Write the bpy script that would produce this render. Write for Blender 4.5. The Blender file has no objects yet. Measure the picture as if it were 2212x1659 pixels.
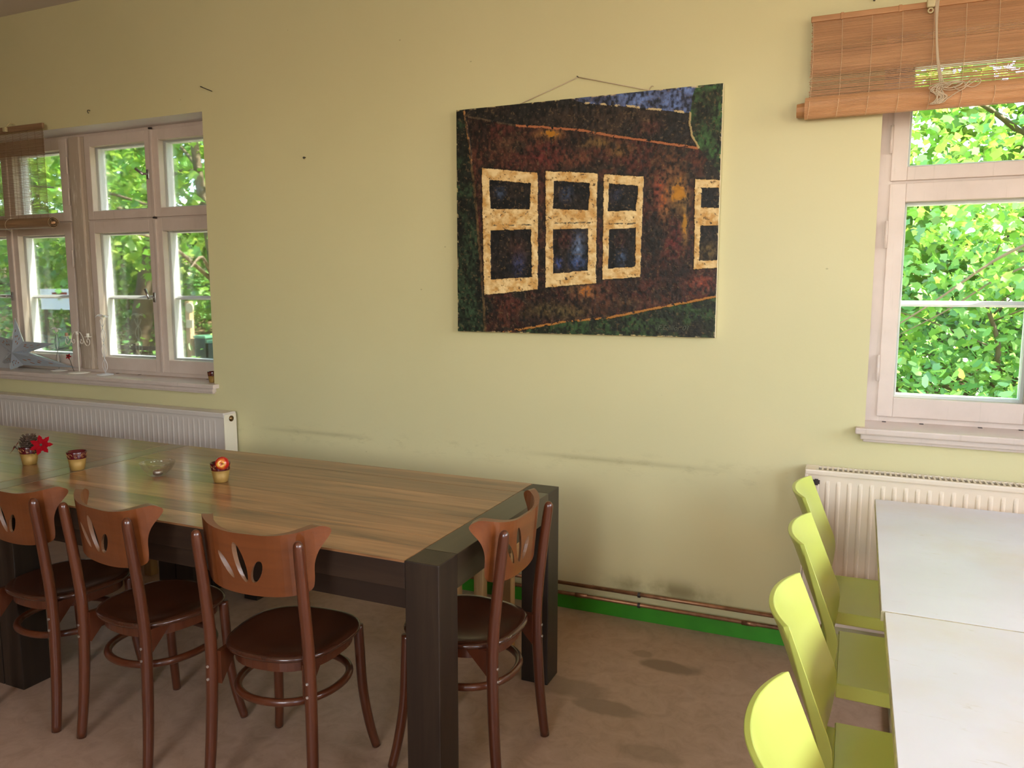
import bpy, bmesh, math, random
import numpy as np
from mathutils import Vector, Matrix, Quaternion
from mathutils.geometry import delaunay_2d_cdt
PI = math.pi
rnd = random.Random(7)
SC = bpy.context.scene
COL = SC.collection

# ------------------------------------------------------------------ camera, light, exposure
CAM = (0.0, -3.426, 1.54)
cam_d = bpy.data.cameras.new('camera'); cam = bpy.data.objects.new('camera', cam_d); COL.objects.link(cam)
cam_d.sensor_fit = 'HORIZONTAL'; cam_d.sensor_width = 36.0; cam_d.lens = 1680.0 / 2212.0 * 36.0
cam_d.clip_start = 0.05; cam_d.clip_end = 300
_r = Vector((0.91502, 0.40340, 0.00126)); _u = Vector((-0.0500, 0.11103, 0.99256)); _f = Vector((-0.4003, 0.90820, -0.12225))
_f.normalize(); _r = (_r - _f * _r.dot(_f)).normalized(); _u = _r.cross(_f).normalized()
M3 = Matrix((_r, _u, -_f)).transposed()
cam.matrix_world = Matrix.Translation(CAM) @ M3.to_4x4()
SC.camera = cam

w = bpy.data.worlds.new('sky'); SC.world = w; w.use_nodes = True
nt = w.node_tree; nt.nodes.clear()
sky = nt.nodes.new('ShaderNodeTexSky'); sky.sky_type = 'NISHITA'; sky.sun_disc = False
sky.sun_elevation = math.radians(46); sky.sun_rotation = math.radians(75); sky.air_density = 1.0; sky.dust_density = 2.0
bg = nt.nodes.new('ShaderNodeBackground'); bg.inputs['Strength'].default_value = 2.2
wo = nt.nodes.new('ShaderNodeOutputWorld')
nt.links.new(sky.outputs[0], bg.inputs[0]); nt.links.new(bg.outputs[0], wo.inputs[0])

SUN_DIR = Vector((0.62, 0.13, 0.78)).normalized()     # towards the sun
sd = bpy.data.lights.new('sun', 'SUN'); sd.energy = 55.0; sd.angle = math.radians(0.6); sd.color = (1.0, 0.93, 0.80)
so = bpy.data.objects.new('sun', sd); COL.objects.link(so); so.rotation_euler = SUN_DIR.to_track_quat('Z', 'Y').to_euler(); so.location = (10, 6, 12)

def area(name, loc, rot, sx, sy, power, color):
    d = bpy.data.lights.new(name, 'AREA'); d.shape = 'RECTANGLE'; d.size = sx; d.size_y = sy; d.energy = power; d.color = color
    o = bpy.data.objects.new(name, d); COL.objects.link(o); o.location = loc; o.rotation_euler = rot
    return o
# unseen area lights, added as room fill in made-up openings of wall_front and wall_right
area('added_room_fill', (2.25, -6.16, 2.15), (math.radians(110), 0, 0), 1.0, 1.5, 15, (1.0, 0.93, 0.82))
area('added_room_fill', (-0.5, -6.16, 2.10), (math.radians(114), 0, 0), 1.3, 1.5, 100, (1.0, 0.93, 0.82))
area('added_room_fill', (3.16, -3.4, 2.10), (math.radians(108), 0, math.radians(90)), 1.5, 1.5, 34, (1.0, 0.93, 0.84))
area('added_room_fill', (3.16, -1.2, 2.10), (math.radians(100), 0, math.radians(90)), 1.0, 1.5, 6, (1.0, 0.95, 0.88))

vs = SC.view_settings; vs.view_transform = 'Standard'; vs.look = 'None'; vs.gamma = 1.0; vs.use_curve_mapping = False
vs.exposure = 0.0
SC.cycles.use_denoising = True
SC.cycles.max_bounces = 10; SC.cycles.diffuse_bounces = 5; SC.cycles.transparent_max_bounces = 24
SC.cycles.caustics_reflective = False; SC.cycles.caustics_refractive = False
SC.cycles.sample_clamp_indirect = 6.0

# ------------------------------------------------------------------ materials
def srgb(r, g, b):
    f = lambda c: (c / 255 / 12.92) if c / 255 <= 0.04045 else ((c / 255 + 0.055) / 1.055) ** 2.4
    return (f(r), f(g), f(b), 1.0)

class NT:
    def __init__(s, name):
        s.m = bpy.data.materials.new(name); s.m.use_nodes = True; s.t = s.m.node_tree; s.t.nodes.clear()
        s.out = s.n('ShaderNodeOutputMaterial'); s.p = s.n('ShaderNodeBsdfPrincipled'); s.l(s.p.outputs[0], s.out.inputs[0])
    def n(s, k, **kw):
        x = s.t.nodes.new(k)
        for a, v in kw.items(): setattr(x, a, v)
        return x
    def l(s, a, b): s.t.links.new(a, b)
    def set(s, **kw):
        for k, v in kw.items():
            k = k.replace('_', ' ')
            s.p.inputs[k].default_value = v
        return s
    def coord(s, scale=(1, 1, 1), kind='Object', rot=(0, 0, 0)):
        tc = s.n('ShaderNodeTexCoord'); mp = s.n('ShaderNodeMapping'); mp.inputs['Scale'].default_value = scale; mp.inputs['Rotation'].default_value = rot
        s.l(tc.outputs[kind], mp.inputs[0]); return mp.outputs[0]
    def noise(s, vec, scale=5, detail=4, rough=0.5, dist=0.0):
        x = s.n('ShaderNodeTexNoise'); x.inputs['Scale'].default_value = scale; x.inputs['Detail'].default_value = detail
        x.inputs['Roughness'].default_value = rough; x.inputs['Distortion'].default_value = dist
        if vec is not None: s.l(vec, x.inputs['Vector'])
        return x.outputs['Fac']
    def ramp(s, fac, stops):
        x = s.n('ShaderNodeValToRGB'); el = x.color_ramp.elements
        while len(el) < len(stops): el.new(0.5)
        for e, (p, c) in zip(el, stops): e.position = p; e.color = c
        s.l(fac, x.inputs[0]); return x.outputs[0]
    def mix(s, fac, a, b, mode='MIX'):
        x = s.n('ShaderNodeMix', data_type='RGBA', blend_type=mode)
        for i, v in ((0, fac), (6, a), (7, b)):
            if hasattr(v, 'links'): s.l(v, x.inputs[i])
            else: x.inputs[i].default_value = v
        return x.outputs[2]
    def math(s, op, a, b=0.0, c=0.0):
        x = s.n('ShaderNodeMath', operation=op)
        for i, v in enumerate((a, b, c)):
            if hasattr(v, 'links'): s.l(v, x.inputs[i])
            else: x.inputs[i].default_value = v
        return x.outputs[0]
    def bump(s, h, strength=0.2, dist=0.01):
        x = s.n('ShaderNodeBump'); x.inputs['Strength'].default_value = strength; x.inputs['Distance'].default_value = dist
        s.l(h, x.inputs['Height']); s.l(x.outputs[0], s.p.inputs['Normal'])
    def col(s, o): s.l(o, s.p.inputs['Base Color'])
    def rough(s, o): s.l(o, s.p.inputs['Roughness'])

def simple(name, c, rough=0.5, metal=0.0, spec=0.5, noise=0.0, nscale=8, bump=0.0):
    k = NT(name); k.set(Roughness=rough, Metallic=metal); k.p.inputs['Specular IOR Level'].default_value = spec
    if noise or bump:
        f = k.noise(k.coord(), nscale, 5)
        a = tuple(x * (1 - noise) for x in c[:3]) + (1,); b = tuple(min(1, x * (1 + noise)) for x in c[:3]) + (1,)
        k.col(k.ramp(f, [(0.3, a), (0.7, b)]))
        if bump: k.bump(f, bump, 0.005)
    else: k.p.inputs['Base Color'].default_value = c
    return k.m

def sep(k, vec):
    x = k.n('ShaderNodeSeparateXYZ'); k.l(vec, x.inputs[0]); return x.outputs

def m_wall():
    k = NT('wall_paint'); v = k.coord()
    base = k.ramp(k.noise(v, 1.1, 3, 0.5), [(0.3, (0.615, 0.560, 0.300, 1)), (0.72, (0.655, 0.595, 0.325, 1))])
    x, y, z = sep(k, v)
    # chair-back scuffs: long grey-green smears at two heights
    smear = k.noise(k.coord((0.9, 1, 14)), 2.2, 4, 0.6)
    def band(z0, wd):
        d = k.math('DIVIDE', k.math('SUBTRACT', z, z0), wd)
        return k.math('POWER', 2.718, k.math('MULTIPLY', k.math('MULTIPLY', d, d), -1.0))
    def box(a, b, soft):
        c = k.math('SUBTRACT', (a + b) / 2, x); c = k.math('ABSOLUTE', c)
        return k.math('MINIMUM', 1.0, k.math('MAXIMUM', 0.0, k.math('DIVIDE', k.math('SUBTRACT', (b - a) / 2, c), soft)))
    s1 = k.math('MULTIPLY', band(0.747, 0.012), k.math('MAXIMUM', box(-3.1, -2.3, 0.25), box(-1.5, -0.42, 0.3)))
    s1 = k.math('MULTIPLY', s1, k.math('MULTIPLY', smear, 0.62))
    s2 = k.math('MULTIPLY', band(0.735, 0.05), k.ramp(k.noise(k.coord((1, 1, 2.5)), 9, 6, 0.7), [(0.52, (0, 0, 0, 1)), (0.75, (1, 1, 1, 1))]))
    s2 = k.math('MULTIPLY', s2, 0.28)
    # grime above the heating pipes
    g = k.math('MULTIPLY', band(0.165, 0.045), k.ramp(k.noise(v, 4.0, 5, 0.6), [(0.42, (0, 0, 0, 1)), (0.62, (1, 1, 1, 1))]))
    g = k.math('MULTIPLY', g, k.math('MULTIPLY', box(-1.15, -0.35, 0.3), 0.75))
    # small pin marks and nicks
    vo = k.n('ShaderNodeTexVoronoi'); vo.inputs['Scale'].default_value = 4.5; k.l(k.coord((1, 1, 1.6)), vo.inputs['Vector'])
    dots = k.ramp(vo.outputs['Distance'], [(0.012, (1, 1, 1, 1)), (0.03, (0, 0, 0, 1))])
    dots = k.math('MULTIPLY', dots, 0.45)
    dirt = k.math('MINIMUM', 1.0, k.math('ADD', k.math('ADD', s1, s2), k.math('ADD', g, dots)))
    c = k.mix(dirt, base, srgb(118, 105, 66)); k.col(c)
    k.set(Roughness=0.42); k.p.inputs['Specular IOR Level'].default_value = 0.35
    h = k.math('ADD', k.noise(v, 60, 3), k.math('MULTIPLY', k.noise(v, 7, 2), 2.0))
    k.bump(h, 0.10, 0.004); return k.m

def m_floor():
    k = NT('linoleum_floor'); v = k.coord()
    a = k.noise(k.coord((1, 1, 1)), 14, 10, 0.72, 0.8); b = k.noise(v, 1.0, 3, 0.5)
    c = k.ramp(a, [(0.30, (0.29, 0.180, 0.118, 1)), (0.5, (0.385, 0.250, 0.172, 1)), (0.72, (0.45, 0.305, 0.215, 1))])
    c = k.mix(k.math('MULTIPLY', b, 0.25), c, (0.28, 0.22, 0.15, 1))
    # dried spills on the open floor
    x, y, z = sep(k, v); wob = k.math('MULTIPLY', k.math('SUBTRACT', k.noise(v, 9, 4), 0.5), 0.12)
    tot = None
    for (sx, sy, rx, ry, st) in ((-0.62, -0.40, 0.13, 0.06, 0.75), (-0.76, -0.33, 0.05, 0.035, 0.5), (-0.95, -0.72, 0.2, 0.085, 0.5), (-0.78, -0.80, 0.14, 0.06, 0.6), (-0.55, -1.02, 0.12, 0.05, 0.35)):
        dx = k.math('DIVIDE', k.math('SUBTRACT', x, sx), rx); dy = k.math('DIVIDE', k.math('SUBTRACT', y, sy), ry)
        r = k.math('SQRT', k.math('ADD', k.math('MULTIPLY', dx, dx), k.math('MULTIPLY', dy, dy)))
        r = k.math('ADD', r, k.math('MULTIPLY', wob, 9))
        f = k.math('MULTIPLY', k.ramp(r, [(0.72, (1, 1, 1, 1)), (1.0, (0, 0, 0, 1))]), st)
        tot = f if tot is None else k.math('MAXIMUM', tot, f)
    c = k.mix(tot, c, (0.16, 0.105, 0.062, 1))
    k.col(c); k.rough(k.ramp(a, [(0.3, (0.38,) * 3 + (1,)), (0.7, (0.52,) * 3 + (1,))])); k.bump(a, 0.05, 0.002); return k.m

def m_wood(name, c1, c2, c3, axis='X', scale=1.0, rough=0.32, coat=0.0, vary=0.25, bands=0.0):
    k = NT(name)
    oi = k.n('ShaderNodeObjectInfo'); tc = k.n('ShaderNodeTexCoord'); ad = k.n('ShaderNodeVectorMath', operation='ADD')
    cm = k.n('ShaderNodeCombineXYZ'); k.l(k.math('MULTIPLY', oi.outputs['Random'], 37.0), cm.inputs[0]); k.l(k.math('MULTIPLY', oi.outputs['Random'], 11.0), cm.inputs[1])
    k.l(tc.outputs['Object'], ad.inputs[0]); k.l(cm.outputs[0], ad.inputs[1])
    mp = k.n('ShaderNodeMapping'); k.l(ad.outputs[0], mp.inputs[0])
    st = {'X': (1.2, 16, 16), 'Y': (16, 1.2, 16), 'Z': (16, 16, 1.2)}[axis]; mp.inputs['Scale'].default_value = tuple(s * scale for s in st)
    g = k.noise(mp.outputs[0], 1.6, 7, 0.62, 0.9)
    mp2 = k.n('ShaderNodeMapping'); k.l(ad.outputs[0], mp2.inputs[0]); st2 = tuple(s * scale * 0.28 for s in st); mp2.inputs['Scale'].default_value = st2
    g2 = k.noise(mp2.outputs[0], 1.3, 3, 0.5, 0.4)
    c = k.ramp(g, [(0.28, c1), (0.5, c2), (0.74, c3)])
    c = k.mix(k.ramp(g2, [(0.35, (0,) * 3 + (1,)), (0.7, (0.7,) * 3 + (1,))]), c, c1)
    val = k.math('ADD', 1 - vary / 2, k.math('MULTIPLY', oi.outputs['Random'], vary))
    hs = k.n('ShaderNodeHueSaturation'); k.l(c, hs.inputs['Color']); k.l(val, hs.inputs['Value'])
    k.col(hs.outputs[0]); k.set(Roughness=rough)
    if coat: k.p.inputs['Coat Weight'].default_value = coat; k.p.inputs['Coat Roughness'].default_value = 0.12
    k.bump(g, 0.06, 0.002); return k.m

def m_leaf(name, ca, cb, cc, transl=0.5):
    k = NT(name); at = k.n('ShaderNodeAttribute'); at.attribute_name = 'tint'
    oi = k.n('ShaderNodeObjectInfo')
    f = k.math('FRACT', k.math('ADD', at.outputs['Fac'], oi.outputs['Random']))
    c = k.ramp(f, [(0.0, ca), (0.5, cb), (1.0, cc)])
    d = k.n('ShaderNodeBsdfDiffuse'); t = k.n('ShaderNodeBsdfTranslucent'); g = k.n('ShaderNodeBsdfGlossy'); g.inputs['Roughness'].default_value = 0.35
    g.inputs['Color'].default_value = (1, 1, 1, 1)
    k.l(c, d.inputs[0]); k.l(k.mix(0.45, c, (0.50, 0.70, 0.08, 1)), t.inputs[0])
    m1 = k.n('ShaderNodeMixShader'); m1.inputs[0].default_value = transl; k.l(d.outputs[0], m1.inputs[1]); k.l(t.outputs[0], m1.inputs[2])
    m2 = k.n('ShaderNodeMixShader'); m2.inputs[0].default_value = 0.07; k.l(m1.outputs[0], m2.inputs[1]); k.l(g.outputs[0], m2.inputs[2])
    k.l(m2.outputs[0], k.out.inputs[0]); return k.m

def m_glass(name='window_glass', tint=(0.97, 0.99, 0.97, 1), refl=0.06):
    k = NT(name); t = k.n('ShaderNodeBsdfTransparent'); t.inputs[0].default_value = tint
    g = k.n('ShaderNodeBsdfGlossy'); g.inputs['Roughness'].default_value = 0.02
    fr = k.n('ShaderNodeFresnel'); fr.inputs[0].default_value = 1.45
    mx = k.n('ShaderNodeMixShader'); k.l(k.math('MINIMUM', fr.outputs[0], 0.6 if refl < .1 else refl), mx.inputs[0]); k.l(t.outputs[0], mx.inputs[1]); k.l(g.outputs[0], mx.inputs[2])
    k.l(mx.outputs[0], k.out.inputs[0]); return k.m

def m_frame():
    k = NT('window_paint'); v = k.coord()
    f = k.noise(v, 6, 5, 0.6)
    c = k.ramp(f, [(0.3, (0.58, 0.475, 0.395, 1)), (0.7, (0.65, 0.54, 0.46, 1))])
    wsc = k.ramp(k.noise(k.coord((30, 30, 1.5)), 2.0, 6, 0.7), [(0.60, (0, 0, 0, 1)), (0.68, (1, 1, 1, 1))])
    c = k.mix(k.math('MULTIPLY', wsc, 0.35), c, (0.42, 0.35, 0.26, 1))
    k.col(c); k.set(Roughness=0.4); return k.m

def m_worn_mullion():
    k = NT('worn_mullion_paint'); v = k.coord()
    wsc = k.ramp(k.noise(k.coord((26, 26, 2.2)), 2.0, 7, 0.72), [(0.55, (0.46, 0.37, 0.28, 1)), (0.66, (0.70, 0.63, 0.54, 1))])
    k.col(wsc); k.set(Roughness=0.35); return k.m

def m_white_table():
    k = NT('worn_white_tabletop'); v = k.coord()
    base = k.ramp(k.noise(v, 3.5, 4), [(0.3, (0.60, 0.59, 0.62, 1)), (0.7, (0.67, 0.665, 0.71, 1))])
    scr = k.ramp(k.noise(k.coord((1.2, 5, 1), rot=(0, 0, 0.5)), 6.5, 8, 0.75, 1.2), [(0.615, (0, 0, 0, 1)), (0.68, (1, 1, 1, 1))])
    yel = k.ramp(k.noise(v, 2.2, 5, 0.6), [(0.5, (0, 0, 0, 1)), (0.75, (1, 1, 1, 1))])
    c = k.mix(k.math('MULTIPLY', yel, 0.7), base, (0.60, 0.53, 0.42, 1)); c = k.mix(k.math('MULTIPLY', scr, 0.55), c, (0.50, 0.45, 0.38, 1))
    k.col(c); k.set(Roughness=0.38); return k.m

def m_attr(name='oil_paint'):
    k = NT(name); at = k.n('ShaderNodeAttribute'); at.attribute_name = 'paint'
    k.col(at.outputs['Color']); k.set(Roughness=0.45); k.p.inputs['Specular IOR Level'].default_value = 0.3
    h = k.noise(k.coord((1, 1, 1)), 120, 4, 0.7); k.bump(h, 0.35, 0.003); return k.m

M = {}
M['wall'] = m_wall(); M['floor'] = m_floor()
M['ceil'] = simple('ceiling_paint', (0.66, 0.60, 0.53, 1), 0.8, noise=0.03, nscale=2)
M['reveal'] = simple('reveal_plaster', (0.80, 0.77, 0.74, 1), 0.7, noise=0.02)
M['roomwall'] = simple('unseen_wall_dark', (0.20, 0.14, 0.09, 1), 0.6, noise=0.02, nscale=2)  # unseen walls, coloured dark to cut the light they bounce
M['green'] = simple('green_skirting_paint', (0.04, 0.27, 0.012, 1), 0.4, noise=0.12, nscale=9)
M['frame'] = m_frame(); M['mull'] = m_worn_mullion()
M['white'] = simple('outer_frame_white', (0.86, 0.86, 0.87, 1), 0.45)
M['glass'] = m_glass(); M['bowlglass'] = m_glass('bowl_glass', (0.995, 0.998, 0.99, 1), .3)
M['chrome'] = simple('brushed_metal', (0.55, 0.55, 0.53, 1), 0.28, 1.0)
M['iron'] = simple('dark_iron', (0.06, 0.05, 0.045, 1), 0.5, 0.6)
M['brass'] = simple('old_brass', (0.20, 0.12, 0.05, 1), 0.35, 0.9)
M['copper'] = simple('copper_pipe', (0.33, 0.17, 0.09, 1), 0.42, 0.75, noise=0.35, nscale=25)
M['radl'] = simple('radiator_enamel_old', (0.62, 0.55, 0.47, 1), 0.35)
M['radside'] = simple('radiator_side_cream', (0.74, 0.66, 0.50, 1), 0.4)
M['radr'] = simple('radiator_enamel_cream', (0.72, 0.63, 0.49, 1), 0.35)
M['dark'] = simple('dark_inside', (0.05, 0.04, 0.03, 1), 0.9)
M['top'] = m_wood('acacia_tabletop', (0.09, 0.036, 0.014, 1), (0.33, 0.155, 0.062, 1), (0.52, 0.275, 0.120, 1), 'X', 0.8, 0.30, 0.3, 0.45)
M['dleg'] = m_wood('dark_table_wood', (0.013, 0.007, 0.004, 1), (0.023, 0.013, 0.007, 1), (0.038, 0.023, 0.012, 1), 'Z', 1.0, 0.42, 0.0, 0.15)
M['dbeam'] = m_wood('dark_table_beam', (0.022, 0.013, 0.007, 1), (0.038, 0.024, 0.013, 1), (0.062, 0.040, 0.023, 1), 'Y', 1.0, 0.30, 0.15, 0.15)
M['beam2'] = m_wood('reflection_lit_beam', (0.12, 0.07, 0.035, 1), (0.20, 0.125, 0.065, 1), (0.28, 0.18, 0.10, 1), 'Y', 1.0, 0.30, 0.15, 0.1)  # lighter copy of the dark beam, surface reflection put into its colour
M['dapron'] = m_wood('dark_apron_wood', (0.015, 0.007, 0.0035, 1), (0.028, 0.014, 0.007, 1), (0.045, 0.024, 0.012, 1), 'X', 1.0, 0.45, 0.0, 0.15)
M['bent'] = m_wood('cherry_bentwood', (0.060, 0.014, 0.005, 1), (0.088, 0.022, 0.007, 1), (0.115, 0.032, 0.010, 1), 'Z', 0.8, 0.28, 0.4, 0.12)
M['panel'] = m_wood('cherry_panel', (0.115, 0.030, 0.007, 1), (0.155, 0.043, 0.010, 1), (0.195, 0.057, 0.014, 1), 'X', 0.8, 0.30, 0.4, 0.12)
M['seat'] = m_wood('dark_seat_veneer', (0.040, 0.012, 0.006, 1), (0.058, 0.018, 0.008, 1), (0.080, 0.027, 0.012, 1), 'Y', 0.8, 0.22, 0.5, 0.1)
M['ply'] = simple('pale_ply_edge', (0.17, 0.085, 0.042, 1), 0.3)
M['pine'] = m_wood('pine_wood', (0.36, 0.20, 0.07, 1), (0.46, 0.27, 0.10, 1), (0.56, 0.35, 0.15, 1), 'Z', 0.7, 0.5)
M['stool'] = simple('dark_stool_wood', (0.02, 0.012, 0.008, 1), 0.5)
M['lime'] = simple('lime_plastic', (0.49, 0.56, 0.115, 1), 0.28, spec=0.5)
M['wtable'] = m_white_table()
M['wedge'] = simple('worn_table_edge', (0.46, 0.40, 0.26, 1), 0.6, noise=0.25, nscale=30)
M['bamboo'] = m_wood('bamboo_slats', (0.30, 0.135, 0.045, 1), (0.40, 0.190, 0.068, 1), (0.50, 0.26, 0.105, 1), 'X', 1.6, 0.5, 0, 0.1)
M['bamboo2'] = m_wood('bamboo_light', (0.40, 0.20, 0.085, 1), (0.52, 0.275, 0.125, 1), (0.60, 0.34, 0.17, 1), 'X', 1.6, 0.5, 0, 0.1)
M['bamboo3'] = m_wood('bamboo_old', (0.20, 0.115, 0.055, 1), (0.28, 0.165, 0.080, 1), (0.36, 0.215, 0.11, 1), 'X', 1.6, 0.5, 0, 0.1)
M['thread'] = simple('blind_thread', (0.60, 0.42, 0.25, 1), 0.8)
M['thread2'] = simple('blind_thread_dark', (0.16, 0.09, 0.05, 1), 0.8)
M['cord'] = simple('cotton_cord', (0.50, 0.40, 0.27, 1), 0.9)
M['pulley'] = simple('yellowed_plastic', (0.50, 0.42, 0.22, 1), 0.4)
M['canvas'] = simple('canvas_edge', (0.80, 0.72, 0.52, 1), 0.8)
M['oil'] = m_attr()
M['sig'] = simple('signature_paint', (0.075, 0.08, 0.05, 1), 0.6)
M['gold'] = simple('gold_paint', (0.33, 0.195, 0.045, 1), 0.55, 0.30, noise=0.08, nscale=30)
M['maroon'] = simple('maroon_glaze', (0.075, 0.006, 0.008, 1), 0.2)
M['goldline'] = simple('gold_line', (0.45, 0.25, 0.08, 1), 0.35, 0.6)
M['red'] = simple('red_petal', (0.24, 0.002, 0.006, 1), 0.85, spec=0.1, noise=0.2, nscale=40)
M['cone'] = simple('pine_cone_scale', (0.085, 0.048, 0.028, 1), 0.7, noise=0.4, nscale=60)
M['stem'] = simple('dark_stem', (0.04, 0.035, 0.02, 1), 0.7)
M['wax'] = simple('tealight_wax', (0.38, 0.20, 0.12, 1), 0.5)
M['alu'] = simple('tealight_cup', (0.6, 0.55, 0.5, 1), 0.35, 0.9)
M['wire'] = simple('white_wire', (0.68, 0.66, 0.64, 1), 0.4)
M['dwire'] = simple('grey_wire', (0.20, 0.20, 0.19, 1), 0.4, 0.4)
M['cream'] = simple('cream_metal', (0.72, 0.66, 0.56, 1), 0.4)
M['star'] = simple('silver_paper', (0.40, 0.44, 0.48, 1), 0.38, 0.35)
M['starin'] = simple('orange_tissue', (0.55, 0.20, 0.08, 1), 0.8)
M['greybox'] = simple('grey_card', (0.45, 0.45, 0.45, 1), 0.7)
M['bark'] = simple('tree_bark', (0.14, 0.10, 0.065, 1), 0.9, noise=0.5, nscale=7, bump=0.6)
M['twig'] = simple('grey_twig_bark', (0.16, 0.12, 0.08, 1), 0.9)
M['ground'] = simple('forest_soil', (0.15, 0.10, 0.05, 1), 0.95, noise=0.6, nscale=3)
M['bounce_pale'] = simple('pale_bounce_ground', (0.55, 0.50, 0.43, 1), 0.95, noise=0.25, nscale=60)
M['postwood'] = simple('post_wood', (0.50, 0.33, 0.20, 1), 0.7, noise=0.15)
M['signcream'] = simple('sign_plate_cream', (0.62, 0.55, 0.42, 1), 0.6)
M['bin'] = simple('dark_green_bin', (0.02, 0.05, 0.035, 1), 0.5)
M['binlid'] = simple('green_bin_lid', (0.12, 0.30, 0.20, 1), 0.5)
M['terra'] = simple('terracotta', (0.48, 0.20, 0.12, 1), 0.8)
M['fence'] = simple('dark_fence_wood', (0.06, 0.045, 0.03, 1), 0.8)
M['leafA'] = m_leaf('maple_leaf_green', (0.09, 0.30, 0.05, 1), (0.20, 0.46, 0.05, 1), (0.48, 0.62, 0.11, 1))
M['leafB'] = m_leaf('forest_leaf_green', (0.08, 0.26, 0.04, 1), (0.18, 0.42, 0.06, 1), (0.54, 0.64, 0.14, 1))
M['leafC'] = m_leaf('undergrowth_green', (0.09, 0.29, 0.08, 1), (0.18, 0.42, 0.10, 1), (0.34, 0.55, 0.12, 1), 0.45)

# ------------------------------------------------------------------ helpers
def link_mesh(name, me, mat, parent=None, smooth=False):
    o = bpy.data.objects.new(name, me); COL.objects.link(o)
    for m in (mat if isinstance(mat, (list, tuple)) else [mat]): me.materials.append(m)
    if smooth: me.polygons.foreach_set('use_smooth', [True] * len(me.polygons))
    if parent: o.parent = parent
    return o
def obj(name, bm, mat, parent=None, smooth=False):
    me = bpy.data.meshes.new(name); bmesh.ops.recalc_face_normals(bm, faces=bm.faces[:]); bm.to_mesh(me); bm.free()
    return link_mesh(name, me, mat, parent, smooth)
def tag(o, label=None, cat=None, group=None, kind=None):
    if label: o['label'] = label
    if cat: o['category'] = cat
    if group: o['group'] = group
    if kind: o['kind'] = kind
    return o
def thing(name, label, cat, loc=(0, 0, 0), rz=0.0, group=None):
    o = bpy.data.objects.new(name, None); COL.objects.link(o); o.location = loc; o.rotation_euler = (0, 0, rz); o.empty_display_size = 0.05
    return tag(o, label, cat, group)
def copy_thing(root, loc, rz, label, group=None):
    r = root.copy(); COL.objects.link(r); r.location = loc; r.rotation_euler = (0, 0, rz); r['label'] = label
    if group: r['group'] = group
    for ch in list(root.children):
        c = ch.copy(); COL.objects.link(c); c.parent = r
        for g in list(ch.children):
            d = g.copy(); COL.objects.link(d); d.parent = c
    return r
def B(): return bmesh.new()
def box(bm, x0, y0, z0, x1, y1, z1, bev=0.0, mi=0, rot=None, at=None):
    vs_ = [bm.verts.new((x, y, z)) for x in (x0, x1) for y in (y0, y1) for z in (z0, z1)]
    idx = ((0, 1, 3, 2), (4, 6, 7, 5), (0, 4, 5, 1), (2, 3, 7, 6), (0, 2, 6, 4), (1, 5, 7, 3))
    fs = [bm.faces.new([vs_[i] for i in q]) for q in idx]
    for f in fs: f.material_index = mi
    out = list(vs_)
    if bev > 0:
        es = list({e for f in fs for e in f.edges})
        r = bmesh.ops.bevel(bm, geom=es, offset=bev, segments=2, profile=0.6, affect='EDGES')
        out = list({v for f in r['faces'] for v in f.verts} | {v for v in vs_ if v.is_valid})
        for f in r['faces']: f.material_index = mi
    if rot is not None:
        bmesh.ops.transform(bm, matrix=Matrix.Translation(at or (0, 0, 0)) @ rot.to_4x4(), verts=[v for v in out if v.is_valid])
    return out
def frames(pts, closed=False):
    n = len(pts); ts = []
    for i in range(n):
        a = pts[(i - 1) % n] if (closed or i > 0) else pts[i]; b = pts[(i + 1) % n] if (closed or i < n - 1) else pts[i]
        ts.append((b - a).normalized())
    up = Vector((0, 0, 1)) if abs(ts[0].z) < 0.9 else Vector((1, 0, 0))
    nx = ts[0].cross(up).normalized(); out = []
    for i, t in enumerate(ts):
        if i: q = ts[i - 1].rotation_difference(t); nx = q @ nx
        nx = (nx - t * nx.dot(t)).normalized(); out.append((nx, t.cross(nx)))
    return out
def tube(bm, pts, r, seg=10, closed=False, caps=True, sq=None):
    pts = [Vector(p) for p in pts]; n = len(pts); rr = r if hasattr(r, '__len__') else [r] * n; fr = frames(pts, closed); rings = []
    for p, q, (a, b) in zip(pts, rr, fr):
        if sq: cs = [(sq[0], sq[1]), (-sq[0], sq[1]), (-sq[0], -sq[1]), (sq[0], -sq[1])]; rings.append([bm.verts.new(p + a * x + b * y) for x, y in cs])
        else: rings.append([bm.verts.new(p + (a * math.cos(2 * PI * k / seg) + b * math.sin(2 * PI * k / seg)) * q) for k in range(seg)])
    m = len(rings[0])
    for i in range(n if closed else n - 1):
        A, Bq = rings[i], rings[(i + 1) % n]
        for k in range(m): bm.faces.new((A[k], A[(k + 1) % m], Bq[(k + 1) % m], Bq[k]))
    if caps and not closed: bm.faces.new(rings[0][::-1]); bm.faces.new(rings[-1])
def smooth_path(pts, rad=None, k=5):
    P = [Vector(p) for p in pts]; out = []; R = []
    for i in range(len(P) - 1):
        p0 = P[max(i - 1, 0)]; p1 = P[i]; p2 = P[i + 1]; p3 = P[min(i + 2, len(P) - 1)]
        for j in range(k):
            t = j / k
            out.append(0.5 * ((2 * p1) + (p2 - p0) * t + (2 * p0 - 5 * p1 + 4 * p2 - p3) * t * t + (3 * p1 - p0 - 3 * p2 + p3) * t ** 3))
            if rad: R.append(rad[i] * (1 - t) + rad[i + 1] * t)
    out.append(P[-1])
    if rad: R.append(rad[-1]); return out, R
    return out
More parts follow.
